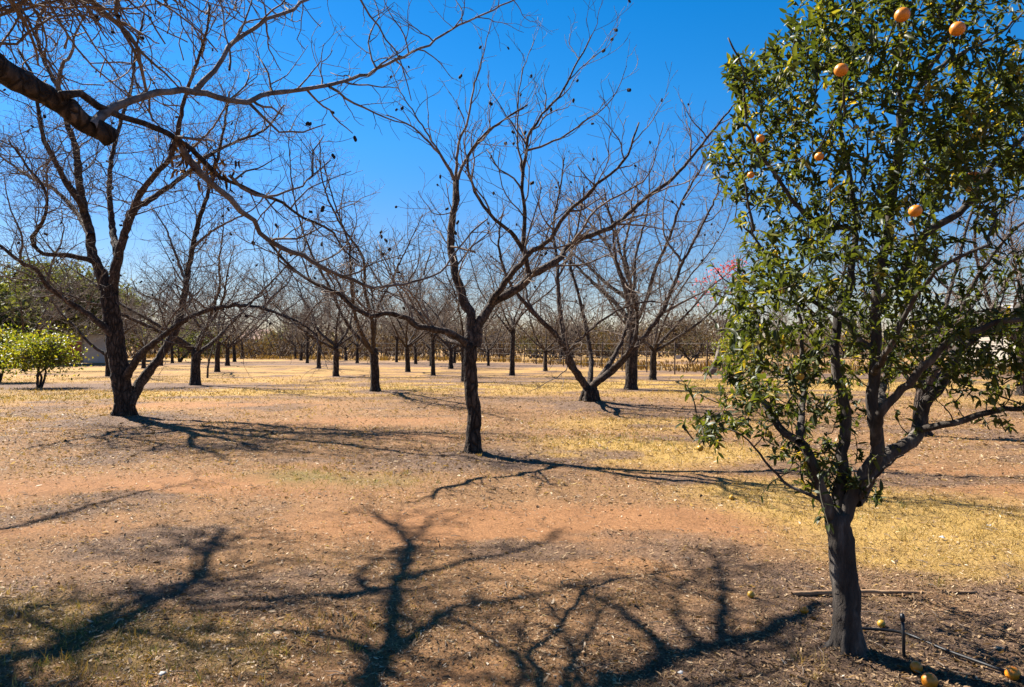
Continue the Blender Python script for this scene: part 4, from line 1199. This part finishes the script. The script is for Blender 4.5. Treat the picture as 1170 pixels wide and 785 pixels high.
cit_limbs = [
    (trace(f'955,600,{D} 943,572 934,545 925,520,{D-.1} 913,505 890,487 877,465 863,446,{D+.3} 868,418 867,366 855,345 840,320,{D+.45}'), .034, .007),
    (trace(f'957,598,{D} 958,570 962,542 961,517 967,481,{D+.1} 961,446 955,412 956,387 958,360,{D+.2} 968,339 975,300 978,260 972,215,{D+.3} 960,138 960,91 950,55 936,15,{D+.35}'), .036, .006),
    (trace(f'960,600,{D} 975,565 988,540 1001,522,{D-.05} 1002,500 997,470 996,446,{D-.05} 1001,410 1001,350 1003,316 1012,280,{D-.05} 1020,230 1025,186 1030,150,{D-.1} 1042,118 1052,95 1070,65 1082,42 1100,0,{D-.2} 1112,-40'), .040, .008),
    (trace(f'975,572,{D} 1006,527,{D+.1} 1041,505 1050,487,{D+.25} 1056,462 1070,447 1084,425 1092,403,{D+.35} 1120,380 1149,366 1172,345,{D+.5} 1210,315 1240,270'), .046, .012),
    (trace(f'1000,508,{D-.05} 1004,474,{D-.15} 1023,453 1038,438 1063,411,{D-.3} 1084,389 1122,375 1149,366 1172,367,{D-.45} 1215,360 1260,335'), .026, .008),
    (trace(f'1048,492,{D+.2} 1075,486,{D+.1} 1104,480 1131,470 1150,466 1175,465,{D-.1} 1220,450 1260,425'), .022, .006),
    (trace(f'1003,345,{D} 1014,338 1029,317,{D+.05} 1041,286 1059,266 1088,248,{D+.1} 1113,225 1127,196 1141,180 1160,165,{D+.2} 1190,130 1215,90'), .028, .008),
    (trace(f'1000,392,{D} 990,394,{D-.1} 968,369 956,360 929,346 913,341 892,326,{D+.2} 883,309 867,280 852,261 840,248,{D+.35}'), .018, .005),
    (trace(f'978,262,{D+.2} 940,255,{D+.0} 911,236 893,212 879,191 865,171 858,152,{D-.2} 851,127 849,79 832,43,{D-.3}'), .016, .004),
    (trace(f'1025,190,{D-.1} 1027,140 1028,110 1028,40 1020,-10,{D-.15}'), .016, .005),
    (trace(f'1052,97,{D-.1} 1090,66 1120,50 1145,35 1175,10,{D+.1}'), .014, .005),
    (trace(f'980,570,{D} 1000,548,{D-.3} 1018,530 1032,520,{D-.5}'), .012, .004),
    (trace(f'950,588,{D} 935,570,{D-.05} 905,556 880,535 862,510 840,492 818,488,{D+.2}'), .012, .003),
    (trace(f'913,505,{D-.1} 918,450,{D+.25} 916,394 915,366 905,330 898,290,{D+.5}'), .020, .006),
    (trace(f'1002,470,{D} 1015,420,{D+.6} 1030,360 1050,300,{D+.9} 1065,230 1085,150,{D+1.0}'), .024, .006),
    (trace(f'997,430,{D} 1015,400,{D-.5} 1040,350 1070,310,{D-.8} 1100,290 1130,280,{D-.9}'), .020, .006),
    (trace(f'861,264,{D-.4} 856,239 852,212 846,180,{D-.4}'), .008, .003),
]
nodes, ntan = [], []
for i, lb in enumerate(cit_limbs):
    A, f, L = smooth_path(lb[0], .05, .004, nrg)
    r = lb[1] + (lb[2] - lb[1]) * f ** .8
    t = Tubes(); t.add(A, r, 9); t.build('limb', M_CBARK, cit, cb, .03, 400 + i)
    nodes += list(A[int(len(A) * (.25 if i < 7 else .05)):])
nodes = np.array(nodes)

# crown outline as seen, with its own depth, filled with shoots that reach from the nearest wood
poly = [(905, -5), (893, 28), (870, 62), (850, 56), (832, 66), (826, 92), (842, 128), (826, 150), (802, 172), (800, 188), (822, 210), (826, 246), (842, 262), (848, 292), (834, 318), (820, 352),
        (836, 388), (852, 408), (840, 424), (826, 452), (800, 478), (812, 500), (846, 500), (872, 512), (900, 518), (922, 548), (936, 566), (985, 552), (1010, 540), (1030, 505), (1060, 468), (1090, 448), (1130, 478), (1180, 486),
        (1235, 450), (1290, 380), (1310, 290), (1300, 170), (1260, 60), (1200, -40), (1130, -110), (1040, -140), (960, -100)]
pa = np.array(poly, float)
def inside(x, y):
    c = np.zeros(len(x), bool)
    j = len(pa) - 1
    for i in range(len(pa)):
        xi, yi = pa[i]; xj, yj = pa[j]
        hit = ((yi > y) != (yj > y)) & (x < (xj - xi) * (y - yi) / (yj - yi + 1e-9) + xi)
        c ^= hit
        j = i
    return c
gx, gy = nrg.uniform(795, 1312, 14000), nrg.uniform(-140, 570, 14000)
k = inside(gx, gy)
gx, gy = gx[k], gy[k]
tgt = []
for x, y in zip(gx, gy):
    rx = min(1.0, math.hypot((x - 1050) / 265, (y - 215) / 345))
    half = .95 * math.sqrt(max(.06, 1 - rx ** 2))
    Yd = D + nrg.uniform(-half, half) * (.9 if y < 400 else .6)
    # seen from the camera, the outline keeps its place: the crown is a real volume about the trunk
    tgt.append(np.array(at(x, y, Yd)))
tgt = np.array(tgt)
dens = fbm(tgt[:, 0] * 2.6 + tgt[:, 1] * .9, tgt[:, 2] * 2.6 + tgt[:, 1] * .7, 41)
lowr = (gx > 985) & (gy > 430)
keep = (nrg.random(len(tgt)) < np.clip((dens - .36) * 3.4, .05, 1)) & ~(lowr & (nrg.random(len(tgt)) < .80)) & ~((gy > 440) & (nrg.random(len(tgt)) < .55))
keep &= ~((gx > 1072) & (gx < 1185) & (gy > 225) & (gy < 350) & (nrg.random(len(tgt)) < .72))
keep &= ~((gx < 960) & (gy > 330) & (nrg.random(len(tgt)) < .5))
tgt = tgt[keep][:3000]
ex = []
for cx_, cy_, sx_, sy_, n_ in ((850, 470, 30, 26, 34), (880, 430, 28, 40, 44), (845, 375, 18, 30, 26), (925, 470, 30, 36, 40), (815, 490, 12, 8, 14), (900, 350, 40, 40, 36), (940, 540, 16, 22, 26), (1120, 430, 40, 26, 40), (1090, 350, 40, 40, 60), (1000, 560, 14, 16, 8)):
    for _ in range(n_):
        ex.append(np.array(at(nrg.normal(cx_, sx_), nrg.normal(cy_, sy_), D + .25 + nrg.normal(0, .3))))
for p0 in [(1120, 105), (1145, 150), (1112, 195), (1155, 95), (1092, 150), (1160, 200), (1075, 190), (1130, 230), (1165, 130)]:
    for _ in range(26):
        ex.append(np.array(at(nrg.normal(p0[0], 17), nrg.normal(p0[1], 17), D + .1 + nrg.normal(0, .35))))
for p0 in [(880, 340), (905, 400), (860, 430), (930, 450), (890, 480), (915, 360), (935, 520), (960, 420), (985, 350), (1010, 420)]:
    for _ in range(8):
        ex.append(np.array(at(nrg.normal(p0[0], 18), nrg.normal(p0[1], 18), D + .85 + nrg.normal(0, .2))))
for p0 in [(830, 420), (812, 482), (848, 446), (905, 520), (880, 300), (850, 330), (930, 420)]:
    for _ in range(14):
        ex.append(np.array(at(nrg.normal(p0[0], 11), nrg.normal(p0[1], 11), D + .25 + nrg.normal(0, .2))))
tgt = np.concatenate([tgt, np.array(ex)])
hang = [
    (1031, 17, D - .88, .034, 0, 'large orange near the very top of the citrus tree, left of the other top one'),
    (1094, 33, D - .85, .034, 0, 'orange half covered by a pale leaf near the top right of the citrus tree'),
    (961, 80, D - .92, .031, 0, 'round orange in plain view in the upper left of the citrus crown'),
    (869, 158, D - .62, .022, 0, 'small orange at the left edge of the citrus crown, the higher of two there'),
    (858, 200, D - .6, .018, 0, 'smallest orange at the left edge of the crown, below the other one there'),
    (936, 179, D - .7, .022, 0, 'shaded orange deep in the left half of the citrus crown'),
    (979, 145, D - .3, .012, 1, 'tiny yellow fruit left of the main stem, upper crown'),
    (997, 153, D - .3, .013, 1, 'tiny bright yellow fruit beside the main stem, upper crown'),
    (988, 183, D - .25, .018, 0, 'small pale orange beside the main stem, just above mid crown'),
    (1046, 241, D - .95, .029, 0, 'big orange right of the main stem in the middle of the crown'),
    (1042, 255, D - .4, .016, 1, 'small yellowish fruit right under the big middle orange'),
    (1112, 202, D - .25, .034, 0, 'shaded orange against the thick right upper limb'),
    (1106, 216, D - .25, .018, 1, 'small yellowish fruit below the orange on the thick right limb'),
    (859, 349, D + .2, .016, 0, 'small orange low on the left edge of the crown above the slender bush'),
    (800, 512, D + .2, .022, 1, 'yellow fruit hanging at the end of the lowest left twig'),
    (914, 430, D - .1, .025, 1, 'yellow-green fruit in the lower left of the crown'),
    (878, 496, D + .1, .024, 1, 'bright yellow fruit at the lower left, under a leafy limb'),
    (893, 332, D - .45, .016, 1, 'small yellow fruit on the drooping left limb'),
]
# a twig reaches every fruit
tgt = np.concatenate([tgt, np.array([np.array(at(h[0], h[1], h[2])) + np.array([0, 0, h[3] * .84 * 1.5]) for h in hang])])
tw = Tubes()
LP, LD, LN, LL, LT = [], [], [], [], []
dist = np.array([np.min(np.sum((nodes - p) ** 2, 1)) for p in tgt])
for p in tgt[np.argsort(dist)]:
    d2 = np.sum((nodes - p - np.array([0, 0, -.06])) ** 2, 1)
    b = nodes[int(np.argmin(d2))]
    v = p - b
    L = np.linalg.norm(v)
    if L < .012: continue
    side = nrg.normal(0, .10 * L, 3)
    A = np.stack([b, b + v * .33 + side + np.array([0, 0, -.04 * L]), b + v * .68 + side * .8, p])
    A, f, _ = smooth_path(A, max(.03, L / 5), 0)
    m = 6
    idx = np.linspace(0, len(A) - 1, m).astype(int)
    A = A[idx]
    r0 = .0022 + .006 * min(1, L / .5)
    tw.add(A, np.linspace(r0, .0014, m), 4)
    nodes = np.concatenate([nodes, A[2:]])
    d = v / L
    nl = int(nrg.integers(6, 11))
    young = nrg.random() < .10
    tb = nrg.normal(.38, .16)
    for j in range(nl):
        q = 1 - .75 * (j / nl) * nrg.uniform(.6, 1.1)
        i0 = min(m - 2, int(q * (m - 1)))
        pos = A[i0] + (A[i0 + 1] - A[i0]) * (q * (m - 1) - i0)
        ld = d * .55 + nrg.normal(0, .75, 3) + np.array([0, 0, -.12])
        LP.append(pos); LD.append(ld)
        LN.append(nrg.normal(0, .45, 3) + np.array([-.15, .1, 1]))
        LL.append(nrg.uniform(.028, .063))
        LT.append(np.clip(tb + nrg.normal(0, .12) + (.38 if young else 0) + (.55 if nrg.random() < .006 else 0), 0, 1))
fr = np.array([np.array(at(h[0], h[1], h[2])) for h in hang])
fq = np.array([h[3] for h in hang])
LP, LD, LN, LL, LT = (np.array(a) for a in (LP, LD, LN, LL, LT))
dm = np.linalg.norm((LP + LD / np.linalg.norm(LD, axis=1, keepdims=True) * LL[:, None] * .5)[:, None] - fr[None], axis=2)
ok_ = np.all(dm > fq[None] + .026, axis=1)
LP, LD, LN, LL, LT = LP[ok_], LD[ok_], LN[ok_], LL[ok_], LT[ok_]
tw.build('branch', M_CTWIG, cit, cb)
leaves_mesh('crown', LP, LD, LN, LL, LL * nrg.uniform(.28, .42, len(LL)), M_CLEAF, cit, LT, cb, fold=nrg.uniform(-.05, .5, len(LL)), droop=nrg.uniform(-.15, .55, len(LL)))

# fruit
def fruit_mesh(name, r, mat):
    V, F = [], []
    nu, nv = 16, 10
    for i in range(nv + 1):
        th = math.pi * i / nv
        rr = r * math.sin(th)
        z = r * .94 * math.cos(th) - (.10 * r if i == 0 else .03 * r if i == 1 else 0) + (.05 * r if i == nv else 0)
        for j in range(nu):
            ph = 2 * math.pi * j / nu
            k = 1 + .012 * math.sin(5 * ph)
            V.append((rr * k * math.cos(ph), rr * k * math.sin(ph), z))
    for i in range(nv):
        for j in range(nu):
            F.append((i * nu + j, (i + 1) * nu + j, (i + 1) * nu + (j + 1) % nu, i * nu + (j + 1) % nu))
    return mesh_obj(name, V, F, mat)
def add_stem(root, r):
    t = Tubes(); t.add([Vector((0, 0, r * .80)), Vector((.003, 0, r * 1.1)), Vector((.004, .004, r * 1.6))], [.004, .003, .002], 5)
    t.build('stem', M_STEMG, root)
for px, py, Y, r, kind, lab in hang:
    r *= .84
    o = fruit_mesh('orange', r, M_YELLOW if kind else M_ORANGE)
    o.location = at(px, py, Y)
    o.rotation_euler = (nrg.uniform(-.3, .3), nrg.uniform(-.3, .3), nrg.uniform(0, 6))
    add_stem(o, r)
    tag(o, lab, 'orange', 'oranges hanging in the citrus tree')
fallen = [
    (1157, 772, .034, 0, 'fallen orange on the mulch in the bottom right corner'),
    (1007, 713, .022, 1, 'small fallen orange just right of the citrus trunk'),
    (1047, 764, .028, 0, 'fallen orange below the riser pipe, under the citrus tree'),
    (1062, 781, .036, 0, 'fallen orange lying at the bottom edge of the picture'),
    (858, 682, .022, 1, 'small yellow fallen fruit on mulch left of the stick'),
    (919, 698, .024, 0, 'brownish fallen orange left of the citrus trunk'),
    (836, 567, .026, 1, 'fallen yellow fruit on the straw left of the citrus trunk, farthest away'),
]
for px, py, r, kind, lab in fallen:
    g0 = on_ground(px, py + 3)
    o = fruit_mesh('orange', r, M_YELLOW if kind else M_ORANGE)
    o.location = g0 + Vector((0, 0, r * .85 + float(ground_z(np.array([g0.x]), np.array([g0.y]))[0])))
    o.rotation_euler = (nrg.uniform(-1.5, 1.5), nrg.uniform(-1.5, 1.5), 0)
    tag(o, lab, 'orange', 'oranges fallen on the ground')

# ------------------------------------------------------------------ small things on the ground
a, b = on_ground(905, 682), on_ground(1116, 679)
st = Tubes()
A, f, L = smooth_path([a + Vector((0, 0, .018)), a.lerp(b, .35) + Vector((0, .012, .024)), a.lerp(b, .7) + Vector((0, -.01, .02)), b + Vector((0, 0, .012))], .05, .002, nrg)
st.add(A - np.array(a), .016 - .008 * f, 8)
o = st.build('stick', M_STICK, rough=.05); o.location = a
tag(o, 'long straight dry stick lying on the ground behind the citrus trunk', 'stick')
pr = on_ground(1033, 752)
ip = empty('irrigation_pipe', pr, 'black irrigation pipe with an upright riser on the mulch under the citrus tree', 'pipe')
t = Tubes()
hp = [on_ground(984, 722), on_ground(1010, 724), on_ground(1035, 728), on_ground(1075, 745), on_ground(1110, 758), on_ground(1160, 776), on_ground(1230, 800)]
A, f, L = smooth_path([q - pr + Vector((0, 0, .02)) for q in hp], .05)
t.add(A, [.0085] * len(A), 8); t.build('hose', M_PIPE, ip)
t = Tubes(); t.add([Vector((.0, 0, -.02)), Vector((-.003, 0, .1)), Vector((-.008, 0, .2))], [.0085, .008, .008], 8); t.build('riser', M_PIPE, ip)
t = Tubes(); t.add([Vector((-.008, 0, .19)), Vector((-.008, 0, .205)), Vector((-.009, 0, .225))], [.012, .0135, .009], 8); t.build('emitter', M_PIPE, ip)

def scrap(px, py, w, mat, name, lab, cat, seed):
    g = random.Random(seed)
    c = on_ground(px, py)
    V = []
    for i in range(4):
        for j in range(3):
            V.append(((i / 3 - .5) * w + g.gauss(0, w * .06), (j / 2 - .5) * w * .7 + g.gauss(0, w * .06), .02 + abs(g.gauss(0, w * .14))))
    F = [(i * 3 + j, (i + 1) * 3 + j, (i + 1) * 3 + j + 1, i * 3 + j + 1) for i in range(3) for j in range(2)]
    o = mesh_obj(name, V, F, mat)
    md = o.modifiers.new('thick', 'SOLIDIFY'); md.thickness = .002
    o.location = c
    o.rotation_euler = (0, 0, g.uniform(0, 6))
    tag(o, lab, cat, 'paper scraps on the ground')
scrap(1076, 617, .045, M_PAPER, 'paper_scrap', 'white paper scrap on the straw right of the citrus trunk', 'paper', 1)
scrap(1130, 603, .035, M_PAPER, 'paper_scrap', 'smaller white scrap farther right on the straw', 'paper', 2)
scrap(185, 775, .035, M_PAPER, 'paper_scrap', 'white scrap at the bottom edge, left part of the picture', 'paper', 5)
scrap(778, 773, .032, M_PAPER, 'paper_scrap', 'pale scrap below the thick shadow at bottom centre right', 'paper', 7)
